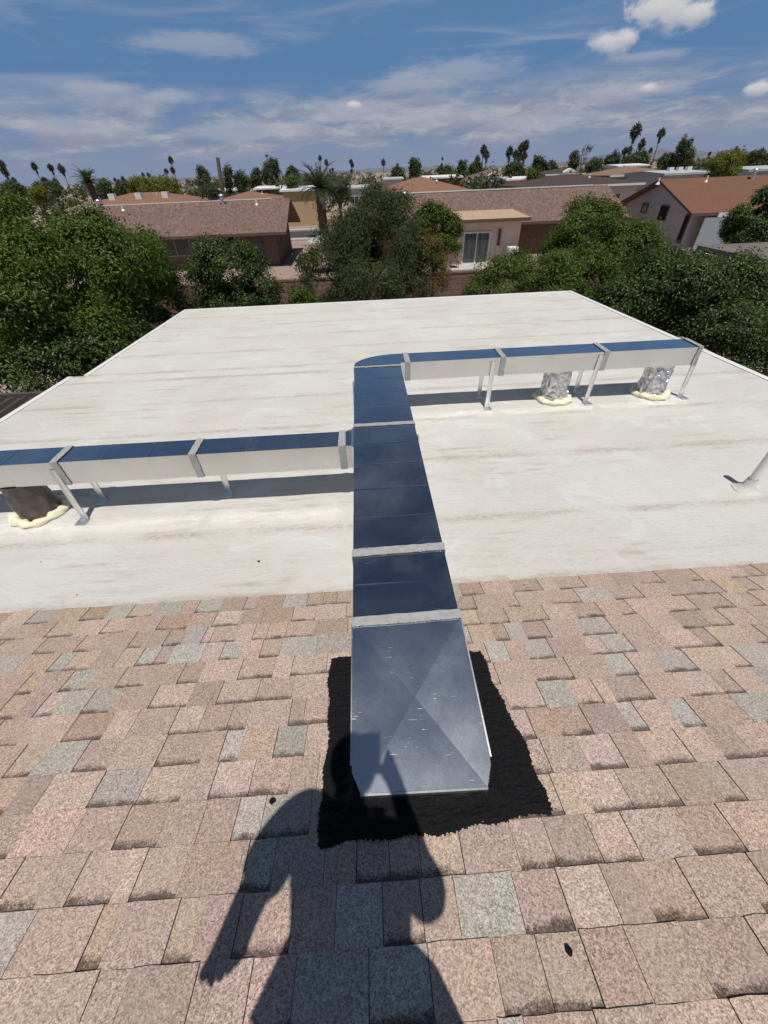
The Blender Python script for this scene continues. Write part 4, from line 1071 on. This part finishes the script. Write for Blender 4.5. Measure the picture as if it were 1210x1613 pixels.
# -- house with beige annex and glass door
h2 = gable_house('annex_house', 'brown roofed house with beige annex, sliding glass door and flat tan roof', 1.0, 18.9, 34.3, 42.4, Z_ - 2.95, Z_ - 1.27, 'x', R_BROWN, W_BROWN, .7)
mb = MB(); mb.box(5.6, 10.72, 31.0, 34.28, 0, Z_ - 2.56); mb.build('annex_wall', W_BEIGE, h2)
mb = MB(); mb.hexa([(5.2, 30.25, Z_ - 2.55), (11.0, 30.25, Z_ - 2.55), (11.0, 34.2, Z_ - 2.36), (5.2, 34.2, Z_ - 2.36)], [(5.2, 30.25, Z_ - 2.42), (11.0, 30.25, Z_ - 2.42), (11.0, 34.2, Z_ - 2.23), (5.2, 34.2, Z_ - 2.23)]); mb.build('annex_roof', R_TAN, h2)
mb = MB(); mb.box(5.19, 11.01, 30.20, 30.247, Z_ - 2.60, Z_ - 2.425); mb.build('annex_fascia', T_BROWN, h2)
window(h2, 6.93, 8.75, .05, 1.86, 31.0, T_WHITE, G_CURT, 1, .08)
mb = MB(); mb.box(9.25, 9.42, 30.9, 30.985, 1.05, 1.95); mb.build('wall_lantern', T_BROWN, h2)
mb = MB(); mb.box(2.5, 18.4, 38.2, 38.45, Z_ - 1.285, Z_ - 1.22); mb.build('ridge_cap', T_WHITE, h2)
P_ = on_y(637, 312, 36.6); roof_vent(h2, (P_.x, 36.6, Z_ - 1.27 - 1.75 * .38), 'turbine')
ac = thing('cooler_unit', 'small white cooler cabinet standing by the beige annex wall', 'cooler', (10.1, 30.2, 0))
mb = MB(); mb.box(9.8, 10.45, 29.9, 30.5, .35, 1.05); bevel(mb.build('cabinet', T_WHITE, ac), .03)
mb = MB()
for q in range(5): mb.box(9.86, 10.39, 29.885, 29.899, .45 + q * .11, .50 + q * .11)
mb.build('louvre', simple('grey louvre', (.4, .4, .4), .6), ac)
mb = MB(); [mb.box(a, a + .06, b, b + .06, 0, .349) for a in (9.83, 10.36) for b in (29.93, 30.41)]; mb.build('stand', T_BROWN, ac)
pt = thing('patio_slab', 'pale concrete step below the sliding glass door', 'step', (7.8, 30.3, 0)); mb = MB(); mb.box(5.9, 9.2, 29.2, 30.99, 0, .06); bevel(mb.build('slab', simple('pale concrete', (.5, .47, .43), .9), pt), .01)
pc = thing('patio_chair', 'low dark patio chair beside the glass door', 'chair', (6.25, 29.9, .06))
mb = MB(); mb.hexa([(5.98, 29.65, .42), (6.5, 29.65, .42), (6.5, 30.2, .36), (5.98, 30.2, .36)], [(5.98, 29.65, .47), (6.5, 29.65, .47), (6.5, 30.2, .41), (5.98, 30.2, .41)]); mb.build('seat', T_BROWN, pc)
mb = MB(); mb.hexa([(5.98, 30.2, .40), (6.5, 30.2, .40), (6.5, 30.25, .40), (5.98, 30.25, .40)], [(5.98, 30.42, .98), (6.5, 30.42, .98), (6.5, 30.46, .98), (5.98, 30.46, .98)]); mb.build('backrest', T_BROWN, pc)
for a in (6.0, 6.45):
    for b in (29.68, 30.15): mb = MB(); mb.box(a, a + .035, b, b + .035, .06, .41); mb.build('leg', T_BROWN, pc)
# -- white gabled house on the right
h3 = gable_house('white_gable_house', 'pale house with shaded gable end, rust shingle roof and screened patio', 23.0, 40.0, 32.0, 41.0, Z_ - 2.72, Z_ - 1.03, 'x', R_RUST, W_WHITE, .6, yridge=36.4)
window(h3, 34.9, 35.9, 1.6, 2.5, 23.0, T_BROWN, G_DARK, 0, .05, '-x'); window(h3, 37.6, 38.4, 1.9, 2.5, 23.0, T_BROWN, G_DARK, 0, .05, '-x')
window(h3, 32.25, 32.75, .5, 2.15, 23.0, T_BROWN, G_DARK, 0, .05, '-x')
mb = MB(); mb.box(24.2, 28.6, 31.28, 31.36, Z_ - 2.98, Z_ - 2.74); mb.build('patio_beam', T_WHITE, h3)
n_ = NT('patio screen glass'); n_.set(color=(.30, .36, .40), rough=.12, spec=.8); 
mb = MB(); mb.box(23.35, 25.5, 31.30, 31.325, .15, 2.02); mb.build('patio_screen', n_.m, h3)
for a in (23.28, 25.5, 26.0, 28.5): mb = MB(); mb.box(a, a + .07, 31.27, 31.34, 0, 2.02); mb.build('patio_post', T_BROWN, h3)
mb = MB(); mb.box(25.6, 28.5, 31.9, 31.985, 0.02, 2.1); mb.build('patio_shade_panel', simple('deep shade panel', (.03, .028, .027), .8), h3)  # dark panel painted as the shaded inside of the patio
for (px_, py_, kd) in ((1036, 283, 'stub'), (1107, 291, 'stub'), (1180, 285, 'hood')):
    P_ = on_y(px_, py_, 36.0); roof_vent(h3, (P_.x, 35.8, Z_ - 1.03 - .6 * .34), kd)
# -- carport roof with beige wall at far right
cpt = thing('carport', 'flat grey carport roof over a beige wall past the broad citrus', 'carport', (17, 16, 0))
mb = MB(); mb.box(13.6, 22, 14.5, 18.0, Z_ - 2.78, Z_ - 2.60); mb.build('roof', simple('weathered grey roof', (.16, .14, .125), .9, 0, .2, 1.5), cpt)
mb = MB(); mb.box(14.2, 21.6, 17.3, 17.5, 0, Z_ - 2.79); mb.build('wall', W_BEIGE, cpt)
for a in (14.0, 21.5): mb = MB(); mb.box(a, a + .1, 14.7, 14.8, 0, Z_ - 2.785); mb.build('post', T_BROWN, cpt)
# -- little shed behind the right edge of our roof
sh = hip_house('garden_shed', 'small shed with tan shingle hip roof just past the white roof edge', 5.85, 6.75, 7.15, 8.25, 2.05, 2.37, roof_mat('tan shed shingle', (.30, .20, .14), (.40, .28, .20), (.30, .20, .15), 3), W_BROWN, .25, cat='shed')
# -- ribbed patio cover left of our roof
pcv = thing('patio_cover', 'dark brown ribbed metal patio cover below the left roof edge', 'awning', (-6.4, 4.5, 0))
M_RIB = simple('brown enamelled metal', (.085, .062, .052), .5, .0, .15, 3)
mb = MB(); mb.box(-8.2, -4.80, 2.4, 6.45, 2.335, 2.355); mb.build('pan', M_RIB, pcv)
for q in range(17):
    x_ = -8.15 + q * .2; mb = MB(); mb.prism([(x_, 2.3555), (x_ + .02, 2.405), (x_ + .07, 2.405), (x_ + .09, 2.3555)], 'y', 2.4, 6.40); mb.build('rib', M_RIB, pcv)
mb = MB(); mb.box(-8.24, -4.79, 6.455, 6.53, 2.27, 2.42); mb.build('gutter', simple('gutter', (.10, .085, .075), .5), pcv)
for a in (-8.1, -5.2): mb = MB(); mb.box(a, a + .09, 6.3, 6.39, 0, 2.334); mb.build('post', T_BROWN, pcv)
# -- umbrella-like pale shade sail in the yard
us = thing('yard_umbrella', 'pale half-folded yard umbrella beside the feathery tree', 'umbrella', tuple(on_y(512, 400, 31).xy) + (0,))
c_ = Vector(us.location); mb = MB(); mb.tube([c_, c_ + UZ * 2.1], [.025, .025], 8); mb.build('pole', T_WHITE, us)
mb = MB(); mb.add([c_ + UZ * 2.15] + [c_ + Vector((1.1 * math.cos(q * math.pi / 4), 1.1 * math.sin(q * math.pi / 4), 1.75)) for q in range(8)], [(0, q + 1, (q + 1) % 8 + 1) for q in range(8)]); mb.build('canopy', simple('pale green cloth', (.42, .46, .40), .9), us)

# -- houses further out: (kind, label, px left, px right, py of the eave line, height of eave, ridge, distance, depth, roof, wall)
def far_x(px, py, Y): return on_y(px, py, Y).x
F = [('hip', 'red-brown hip roofed house just behind the long brown roof', 92, 296, 60, 10, 3.0, 4.05, R_TERRA, W_BEIGE),
     ('hip', 'wide terracotta hip roofed house behind the turbine vent', 575, 762, 61, 12, 2.75, 4.35, R_TERRA, W_BEIGE),
     ('hip', 'dark brown low hip roofed house behind the long brown ridge', 830, 1012, 62, 12, 3.0, 4.05, R_DARK, W_BEIGE),
     ('flat', 'tan walled house beside the stout date palm', 440, 500, 64, 9, 3.75, 0, R_WHITE, W_TAN),
     ('flat', 'white roofed house under the rounded trees past the long brown ridge', 398, 462, 92, 10, 3.55, 0, R_WHITE, W_BROWN),
     ('flat', 'low white roofed house behind the leaning bare pole', 318, 372, 98, 9, 3.45, 0, R_WHITE, W_WHITE),
     ('flat', 'pale grey roofed house between date palm and terracotta roof', 545, 584, 88, 9, 3.2, 0, R_PALE, W_WHITE),
     ('flat', 'white roofed house behind the terracotta ridge', 604, 636, 112, 10, 3.9, 0, R_PALE, W_WHITE),
     ('flat', 'bright white low roof to the right of the terracotta ridge', 668, 728, 92, 9, 4.05, 0, R_WHITE, W_BROWN),
     ('hip', 'brown roofed house with white dormer gable', 735, 832, 98, 12, 3.2, 4.9, R_BROWN, W_PINK),
     ('flat', 'white flat roofed house with pink wall below the dormer house', 796, 842, 84, 8, 3.5, 0, R_WHITE, W_PINK),
     ('hip', 'tan hip roofed house behind the white gable peak', 955, 1062, 74, 10, 3.6, 4.55, roof_mat('tan brown shingle', (.24, .15, .105), (.29, .19, .13), (.22, .14, .1), 2), W_BEIGE),
     ('flat', 'pale roofed house with rooftop units behind the rust roof', 1040, 1112, 64, 10, 3.75, 0, R_PALE, W_WHITE),
     ('flat', 'pale grey roofed house right of the yellow-green tree', 1168, 1240, 58, 9, 3.9, 0, R_PALE, W_WHITE),
     ('hip', 'dark hip roofed house among far trees behind the dormer house', 855, 945, 105, 12, 3.6, 4.5, R_DARK, W_BEIGE),
     ('flat', 'white roofed house beyond the tan hip roof', 965, 1015, 100, 9, 4.5, 0, R_WHITE, W_BEIGE),
     ('hip', 'small red-brown roof beyond the rounded trees', 318, 440, 70, 9, 2.6, 3.55, R_TERRA, W_BEIGE)]
for i, (kd, lab, pl, pr, Y, dp, ze, zr, rm, wm) in enumerate(F):
    xa, xb = far_x(pl, 290, Y), far_x(pr, 290, Y)
    nm = {'hip': 'hip_roofed_house', 'flat': 'flat_roofed_house'}[kd]
    if kd == 'hip': t = hip_house(nm, lab, xa + .6, xb - .6, Y, Y + dp, ze, zr, rm, wm)
    else: t = flat_house(nm, lab, xa + .3, xb - .3, Y, Y + dp, ze, rm, wm, win='tan walled' not in lab)
    if 'dormer' in lab and kd == 'hip':
        c_ = (xa + xb) / 2 - .5; mb = MB(); mb.prism([(c_ - 2.0, 3.55), (c_ + 2.0, 3.55), (c_, 4.45)], 'y', Y + .6, Y + 2.2); mb.build('dormer', T_WHITE, t)
        mb = MB(); mb.box(c_ - .2, c_ + .2, Y + .57, Y + .597, 3.75, 4.05); mb.build('dormer_vent', T_BROWN, t)
    if 'rooftop units' in lab:
        for q in range(3): c_ = xa + (xb - xa) * (.45 + .2 * q); mb = MB(); mb.box(c_ - .3, c_ + .3, Y + 3, Y + 3.6, 3.8, 4.3); mb.build('roof_unit', T_WHITE, t)
    if i == 0:
        for q in range(3): c_ = xa + (xb - xa) * (.3 + .22 * q); mb = MB(); mb.box(c_ - .35, c_ + .35, Y + 2, Y + 2.7, 3.2, 4.1); mb.build('roof_unit', T_WHITE, t)
    if rm in (R_TERRA, R_DARK): roof_vent(t, ((xa + xb) / 2 + 2, Y + 3.5, zr - .35), 'stub')

# ================================================================== palms
def fan_crown(seed, r=2.1, dead=.35):
    rg = np.random.RandomState(seed); n = 420
    th = rg.rand(n) * 6.283; el = np.clip(rg.normal(.25, .75, n), -1.25, 1.5)
    d = np.stack([np.cos(th) * np.cos(el), np.sin(th) * np.cos(el), np.sin(el)], 1)
    P = d * rg.uniform(.15, .62, n)[:, None] * r; P[:, 2] *= 1.0
    D = d + rg.normal(size=(n, 3)) * .35 - np.array([0, 0, .35]); D /= np.linalg.norm(D, axis=1)[:, None]
    N_ = np.cross(D, rg.normal(size=(n, 3))); N_ /= np.linalg.norm(N_, axis=1)[:, None]
    return leaves_mesh('crown', P, N_, D, rg.uniform(.35, .55, n) * r, np.clip(rg.rand(n) * .7 + .3 * (el > .4), 0, 1), M_FANP, .28, .05)
fan_meshes = [fan_crown(s) for s in range(5)]
def skirt_mesh(seed):
    rg = np.random.RandomState(seed + 50); n = 90; th = rg.rand(n) * 6.283; z = -rg.rand(n) * 2.2
    P = np.stack([np.cos(th) * .35, np.sin(th) * .35, z], 1); D = np.stack([np.cos(th) * .35, np.sin(th) * .35, -np.ones(n)], 1); D /= np.linalg.norm(D, axis=1)[:, None]
    N_ = np.stack([np.cos(th), np.sin(th), .3 * np.ones(n)], 1); N_ /= np.linalg.norm(N_, axis=1)[:, None]
    return leaves_mesh('skirt', P, N_, D, rg.uniform(.6, 1.1, n), rg.rand(n), M_DEADP, .3, .0)
skirt_meshes = [skirt_mesh(s) for s in range(2)]
mb = MB(); mb.tube([(0, 0, -.1), (0, 0, .04), (0, 0, .5), (0, 0, 1)], [.30, .24, .19, .17], 9); palm_trunk = mb.mesh('trunk', M_PTRUNK)
def fan_palm(px, py, r, label=None, seed=0, skirt=False, group='slender fan palms on the skyline'):
    d = ray(px, py); zc_ = 2.1 * FPX / r; P = CAM + d * (zc_ / d.dot(FW))
    t = thing('fan_palm', label or 'slender fan palm with small tufted head on the far skyline', 'palm', (P.x, P.y, 0), group)
    rg = random.Random(seed)
    o = bpy.data.objects.new('trunk', palm_trunk); COL.objects.link(o); o.parent = t; o.scale = (1, 1, P.z - .2)
    o = bpy.data.objects.new('crown', fan_meshes[seed % 5]); COL.objects.link(o); o.parent = t; o.location = (0, 0, P.z - .1); o.rotation_euler = (0, 0, rg.uniform(0, 6)); s = rg.uniform(.9, 1.08); o.scale = (s, s, s * rg.uniform(1.0, 1.25))
    if skirt:
        o = bpy.data.objects.new('skirt', skirt_meshes[seed % 2]); COL.objects.link(o); o.parent = t; o.location = (0, 0, P.z - .4)
PALMS = [('fan palm of the pair at the skyline edge past the big citrus', [(2, 258, 6), (7, 270, 6.5)]), ('small low fan palm between the skyline pair and the matching trio', [(22, 284, 4.5)]),
         ('tall fan palm of the matching windblown trio above the big citrus', [(54, 262, 6), (80, 264, 6), (97, 266, 6)]), ('short fan palm tucked below the matching windblown trio', [(71, 286, 6), (88, 287, 6)]),
         ('tiny far fan palm near the rooftop boxes of the red-brown roof', [(181, 283, 3), (187, 285, 3), (194, 282, 4)]), ('little fan palm peeking over the yellow-green broad trees', [(225, 275, 3), (234, 276, 3.5)]),
         ('tallest fan palm behind the yellow-green broad trees', [(269, 252, 5)]), ('fan palm huddled under the tallest one behind the yellow-green trees', [(262, 270, 4), (272, 268, 5)]),
         ('thin fan palm of the pair above the stout date palm', [(504, 249, 4), (514, 256, 4)]), ('tiny fan palm beside the thin pair above the date palm', [(520, 269, 2.5), (524, 267, 2.5)]),
         ('fan palm in the tight column of three right of the date palm', [(553, 255, 3.6), (555, 260, 3.6), (554, 269, 3.4)]), ('lone flat-headed fan palm above the terracotta roof end', [(604, 256, 4)]), ('tiny fan palm left of the cypress-like tree', [(626, 260, 2.6)]),
         ('fan palm of the close tall pair over the dormer house', [(762, 236, 6), (767, 244, 6.5)]), ('shorter fan palm left of the close tall pair', [(752, 251, 5)]), ('open-headed palm alone left of the leafy palm clump', [(803, 239, 8)]),
         ('palm in the leafy clump above the white flat roof', [(812, 243, 6), (822, 232, 7.5), (828, 229, 8), (826, 245, 7), (818, 247, 6)]), ('tiny far fan palm right of the leafy palm clump', [(843, 246, 2.4)]),
         ('tallest big-headed fan palm above the tan hip roof', [(1002, 206, 9.5)]), ('middle-height fan palm between the two tallest', [(1011, 227, 6.2)]), ('second tallest fan palm, leaning out beside the black-green tree', [(1042, 210, 7.5)]), ('small fan palm below the second tallest one', [(1025, 237, 4)]),
         ('bushy fan palm left of the tallest big-headed palm', [(992, 236, 5.5), (985, 238, 5.5)]), ('tiny far fan palm of the pair over the yellow-green tree', [(1160, 233, 3), (1163, 236, 3)]), ('tiny far fan palm in front of the distant hills', [(1118, 242, 3), (1137, 254, 3)]), ('small fan palm over the end of the far tree row', [(1185, 242, 4)]), ('fan palm near the small dark tree right of the cypress-like tree', [(696, 262, 4), (697, 250, 2.2)])]
i = 0
for lab, spots in PALMS:
    for (px_, py_, r_) in spots: fan_palm(px_, py_, r_, lab, i, r_ > 5, group=lab.replace('palm', 'palms', 1) if len(spots) > 1 else None); i += 1
# feather palms: arching fronds made of many leaflets
def feather_crown(r, nf, seed, leaflet=.5):
    rg = np.random.RandomState(seed); P, N_, D, S_, V = [], [], [], [], []; stems = MB()
    for f in range(nf):
        th = f * 2.399 + rg.uniform(-.2, .2); el0 = rg.uniform(-.05, 1.45); L = r * rg.uniform(.85, 1.1); p = Vector((0, 0, 0)); pts = [p.copy()]; el = el0
        for k in range(14):
            el -= .035 + .035 * math.cos(el0) + .004 * k; p = p + Vector((math.cos(th) * math.cos(el), math.sin(th) * math.cos(el), math.sin(el))) * (L / 14); pts.append(p.copy())
        stems.tube(pts[::3], [.035, .03, .02, .014, .008][:len(pts[::3])], 5, False)
        side = Vector((-math.sin(th), math.cos(th), 0))
        for k in range(2, 15):
            dr = (pts[k] - pts[k - 1]).normalized(); up = side.cross(dr)
            for h in (0, .5):
                q = pts[k - 1].lerp(pts[k], h)
                for s in (-1, 1):
                    d = (dr * .75 + side * s * .8 + up * -.15 + Vector(rg.normal(size=3) * .12)).normalized()
                    P.append(q); D.append(d); N_.append((up + side * s * -.3).normalized()); S_.append(leaflet * (1 - .5 * abs(k / 14 - .45)) * rg.uniform(.8, 1.1)); V.append(np.clip(rg.rand() * .6 + .3 * (el0 > .4), 0, 1))
    n_ = np.array(N_, float); d_ = np.array(D, float); n_ -= d_ * (n_ * d_).sum(1)[:, None]; n_ /= np.linalg.norm(n_, axis=1)[:, None]
    return leaves_mesh('crown', np.array(P, float), n_, d_, np.array(S_), np.array(V), M_FROND, .13, .05), stems.mesh('frond_stem', M_FROND)
def feather_palm(label, px, py, Y, r, nf, seed, tr, group=None):
    P = on_y(px, py, Y); t = thing('date_palm', label, 'palm', (P.x, P.y, 0), group)
    cm, sm = feather_crown(r, nf, seed, r * .2)
    o = bpy.data.objects.new('crown', cm); COL.objects.link(o); o.parent = t; o.location = (0, 0, P.z)
    s_ = bpy.data.objects.new('frond_stem', sm); COL.objects.link(s_); s_.parent = o
    mb = MB(); H = P.z; pts = [(0, 0, H * q / 12 - .05) for q in range(13)]; mb.tube(pts, [tr * (1.15 if q % 2 else 1.0) * (1.2 if q < 2 else 1) for q in range(13)], 12)
    o = bpy.data.objects.new('trunk', mb.mesh('trunk', simple('date palm trunk', (.09, .055, .045), .95, 0, .3, 3))); COL.objects.link(o); o.parent = t
feather_palm('stout date palm with long arching fronds standing by the tan walled house', 503, 297, 50, 2.6, 46, 3, .42)
feather_palm('date palm rising behind the red-brown hip roof past the big citrus', 140, 288, 70, 2.1, 40, 5, .4)
# leaning bare pole and a thin spindly tree
pb = thing('bare_pole', 'tall bare leaning pole among far bushes', 'pole', tuple(on_y(347, 300, 95).xy) + (0,))
a_, b_ = on_y(343, 249, 95), Vector(pb.location); mb = MB(); mb.tube([b_, b_.lerp(a_, .5), a_], [.42, .36, .30], 10); mb.tube([a_ - UZ * .02, a_ + UZ * .12], [.3, .22], 10); mb.build('shaft', M_PTRUNK, pb)
FT = [('tree', 'rounded dark tree clump behind the white roof, tallest of its row', 428, 266, 17, 17, 118), ('tree', 'squat dark tree right of the tallest rounded tree', 462, 275, 15, 13, 115), ('tree', 'dark tree left of the tallest rounded tree', 404, 279, 11, 12, 116),
      ('tree', 'yellow-green broad tree behind the red-brown hip roof', 252, 294, 44, 16, 72), ('tree', 'yellow-green dome tree against the far palms', 222, 293, 22, 13, 74),
      ('tree', 'upright dark tree with spiky top right of the leaning pole', 362, 280, 8, 20, 86), ('tree', 'bushy tree right of the spiky topped tree', 380, 284, 14, 13, 88), ('tree', 'dark cloud-topped tree left of the leaning pole', 320, 277, 12, 13, 96),
      ('tree', 'conical bright bush in front of the white roof', 462, 290, 11, 13, 66), ('tree', 'grey-green bushy trees beside the date palm', 535, 296, 22, 18, 62), ('tree', 'tall dark cypress-like tree left of the fan palm pair', 653, 264, 10, 15, 130),
      ('tree', 'low dark tree left of the cypress-like tree', 628, 274, 14, 10, 132), ('tree', 'small dark tree right of the cypress-like tree', 700, 272, 13, 9, 140), ('tree', 'dark upright tree at the start of the dormer house', 728, 266, 8, 12, 108),
      ('tree', 'dark tree with ragged head above the dormer house', 748, 268, 12, 12, 112), ('tree', 'dark broad tree under the leafy palms', 810, 266, 18, 11, 100), ('tree', 'dark round tree right of the leafy palms', 848, 258, 12, 11, 128), ('tree', 'second dark round tree right of the leafy palms', 867, 264, 12, 9, 128),
      ('tree', 'bright round bush on the white flat roof edge', 840, 277, 15, 7, 82), ('tree', 'feathery tree by the dark low roof', 903, 252, 10, 12, 118), ('tree', 'olive tree behind the dark low roof', 935, 262, 16, 13, 100), ('tree', 'dark tree in the row behind the tan hip roof', 965, 254, 14, 14, 118),
      ('tree', 'olive green tree below the leaning fan palms', 990, 258, 18, 14, 110), ('tree', 'dense dark tree below the tallest fan palm', 1008, 252, 16, 14, 116), ('tree', 'large black-green leaning tree right of the tall fan palms', 1076, 240, 17, 22, 98), ('tree', 'dark tree at the foot of the large leaning tree', 1050, 255, 16, 12, 100),
      ('tree', 'bright yellow-green feathery tree behind the rust roof', 1140, 258, 28, 19, 56), ('tree', 'dark tree clump at the end of the far row', 1196, 248, 20, 12, 92), ('tree', 'dark tree behind the yellow-green tree', 1165, 250, 16, 10, 110), ('tree', 'grey-green tree left of the date palm on the skyline', 20, 298, 24, 12, 120),
      ('tree', 'dark tree left edge of the skyline below three fan palms', 75, 297, 30, 11, 105), ('tree', 'yellowish tree top peeking over the big citrus', 62, 305, 14, 12, 64), ('tree', 'small far tree near the rooftop boxes', 165, 292, 14, 9, 112), ('tree', 'far dark bush before the hip roof apex', 196, 294, 13, 8, 100), ('tree', 'low bush between pole and brown ridge', 330, 300, 18, 9, 62), ('tree', 'dark tree right of the rounded trees', 487, 284, 12, 10, 104)]
for i, (nm, lab, px_, py_, rx, ry, Y) in enumerate(FT):
    yel = 'yellow' in lab or 'bright' in lab
    rg = random.Random(i + 40); L_ = [lobe(px_, py_, Y, rx * .75, ry * .85)]
    for q in range(4): L_.append(lobe(px_ + rg.uniform(-.5, .5) * rx, py_ + rg.uniform(-.4, .6) * ry, Y + rg.uniform(-1, 1), rx * rg.uniform(.35, .55), ry * rg.uniform(.35, .55)))
    L_.append(lobe(px_, py_ + ry * .9, Y, rx * .85, ry * .7))
    k = m_per_px(on_y(px_, py_, Y))
    tree('far_tree' if Y > 80 else 'yard_tree', lab, 'tree', L_, int(1500 + 9 * rx * ry), max(.2, 2.6 * k), M_PALO if yel and i not in (8, 18) else (M_CIT if yel else M_FAR), 60 + i, trunk_r=.18, clump=max(.35, 2.8 * k), per=18, shell=.5, lump=.3, base=tuple(on_y(px_, py_ + ry, Y).xy) + (0,))
# spindly pale tree
sp_ = thing('spindly_tree', 'thin pale sparse tree rising behind the dark low roof', 'tree', tuple(on_y(918, 290, 70).xy) + (0,))
b_ = Vector(sp_.location); mb = MB(); tip = on_y(917, 240, 70); mb.tube([b_, b_.lerp(tip, .6), tip], [.12, .08, .03], 6); rg = random.Random(2); tw_ = []
for q in range(12):
    p = b_.lerp(tip, .4 + .05 * q); e = p + Vector((rg.uniform(-1, 1) * .8, rg.uniform(-1, 1) * .6, rg.uniform(.4, 1.0))); mb.tube([p, e], [.035, .012], 5); tw_.append(e)
mb.build('trunk', simple('pale bark', (.34, .31, .26), .9), sp_)
P_, N_, D_, s_, lv_ = crown_arrays([(tuple(e), (.35, .35, .4)) for e in tw_], 650, .22, 4, clump=.25, per=16); link('crown', leaves_mesh('crown', P_, N_, D_, s_, lv_, M_FAR), sp_)

# far-off belt of trees and roofs that reads as one mass
rg = np.random.RandomState(77); cs = []
for q in range(900):
    Y = 85 + 520 * rg.rand() ** 1.6; x = rg.uniform(-1.0, 1.1) * Y; h = rg.uniform(2.2, 4.0 + min(1.6, (Y - 85) / 80)) * (1 + .12 * rg.rand()); cs.append(((x, Y, h * .5), (rg.uniform(2.5, 6), rg.uniform(2, 4), h * .55)))
P_, N_, D_, s_, lv_ = crown_arrays(cs, 110000, .8, 31, clump=.8, per=20, shell=.4)
o = link('tree_belt', leaves_mesh('tree_belt', P_, N_, D_, s_, lv_, M_FAR)); tag(o, 'distant belt of low dark trees along the skyline', 'trees', kind='stuff')
rgr = random.Random(5); mb = MB()
hm = [R_WHITE, R_TERRA, R_PALE, R_BROWN]
grp = {0: [], 1: [], 2: [], 3: []}
labs = {0: 'far white roofed house among the skyline trees', 1: 'far terracotta roofed house among the skyline trees', 2: 'far pale grey roofed house among the skyline trees', 3: 'far brown roofed house among the skyline trees'}
for q in range(0):
    Y = rgr.uniform(120, 230); px_ = 40 + q * 46 + rgr.uniform(-18, 18); P_ = on_y(px_, 280, Y); k = rgr.randrange(4); wd_ = rgr.uniform(5, 8)
    t = hip_house('distant_house', labs[k], P_.x - wd_, P_.x + wd_, Y, Y + 9, rgr.uniform(2.9, 3.4), rgr.uniform(4.0, 4.6), hm[k], W_BEIGE, group=labs[k].replace('house', 'houses'))
# small debris on the roofs
rgd = random.Random(9); mb = MB()
for k, (px_, py_) in enumerate(((408, 885), (122, 938), (65, 886))):
    d = ray(px_, py_); yy = (ZB + .035 * YB - CZ) / (d.z / d.y + .035); P_ = CAM + d * (yy / d.y); P_.z = zf(P_.y) + .004
    bm = bmesh.new(); bmesh.ops.create_icosphere(bm, subdivisions=2, radius=.004 + .003 * (k == 0))
    for v in bm.verts: v.co = Vector((v.co.x * 1.5, v.co.y, v.co.z * .6)) * rgd.uniform(.75, 1.2) + Vector((0, 0, .004))
    me = bpy.data.meshes.new('pebble'); bm.to_mesh(me); bm.free(); me.materials.append(simple('dark chip', (.05, .04, .035), .9)); o = link('pebble', me, None, P_)
    tag(o, 'tiny dark chip lying on the white roof in front of the left branch', 'debris', 'dark chips on the white roof')
def on_shingle(px_, py_):
    d = ray(px_, py_); yy = -1.62 / (d.z / d.y + A17); P_ = CAM + d * (yy / d.y); return P_
for k, (px_, py_, sx, lab) in enumerate(((896, 1500, .009, 'dark tar speck on a pale shingle to the right of the shadow'), (430, 1264, .008, 'curled black scrap of sealant lying left of the cement patch'), (857, 1248, .008, 'small tar drip beside the corner of the cement patch'))):
    P_ = on_shingle(px_, py_); bm = bmesh.new(); bmesh.ops.create_icosphere(bm, subdivisions=2, radius=sx)
    for v in bm.verts: v.co = Vector((v.co.x * (1.0 + .5 * (k == 1)), v.co.y * 1.3, v.co.z * .35)) * rgd.uniform(.75, 1.25)
    me = bpy.data.meshes.new('tar_speck'); bm.to_mesh(me); bm.free(); me.materials.append(M_TAR); o = link('tar_speck', me, None, P_ + nrm * .0105); tag(o, lab, 'debris')
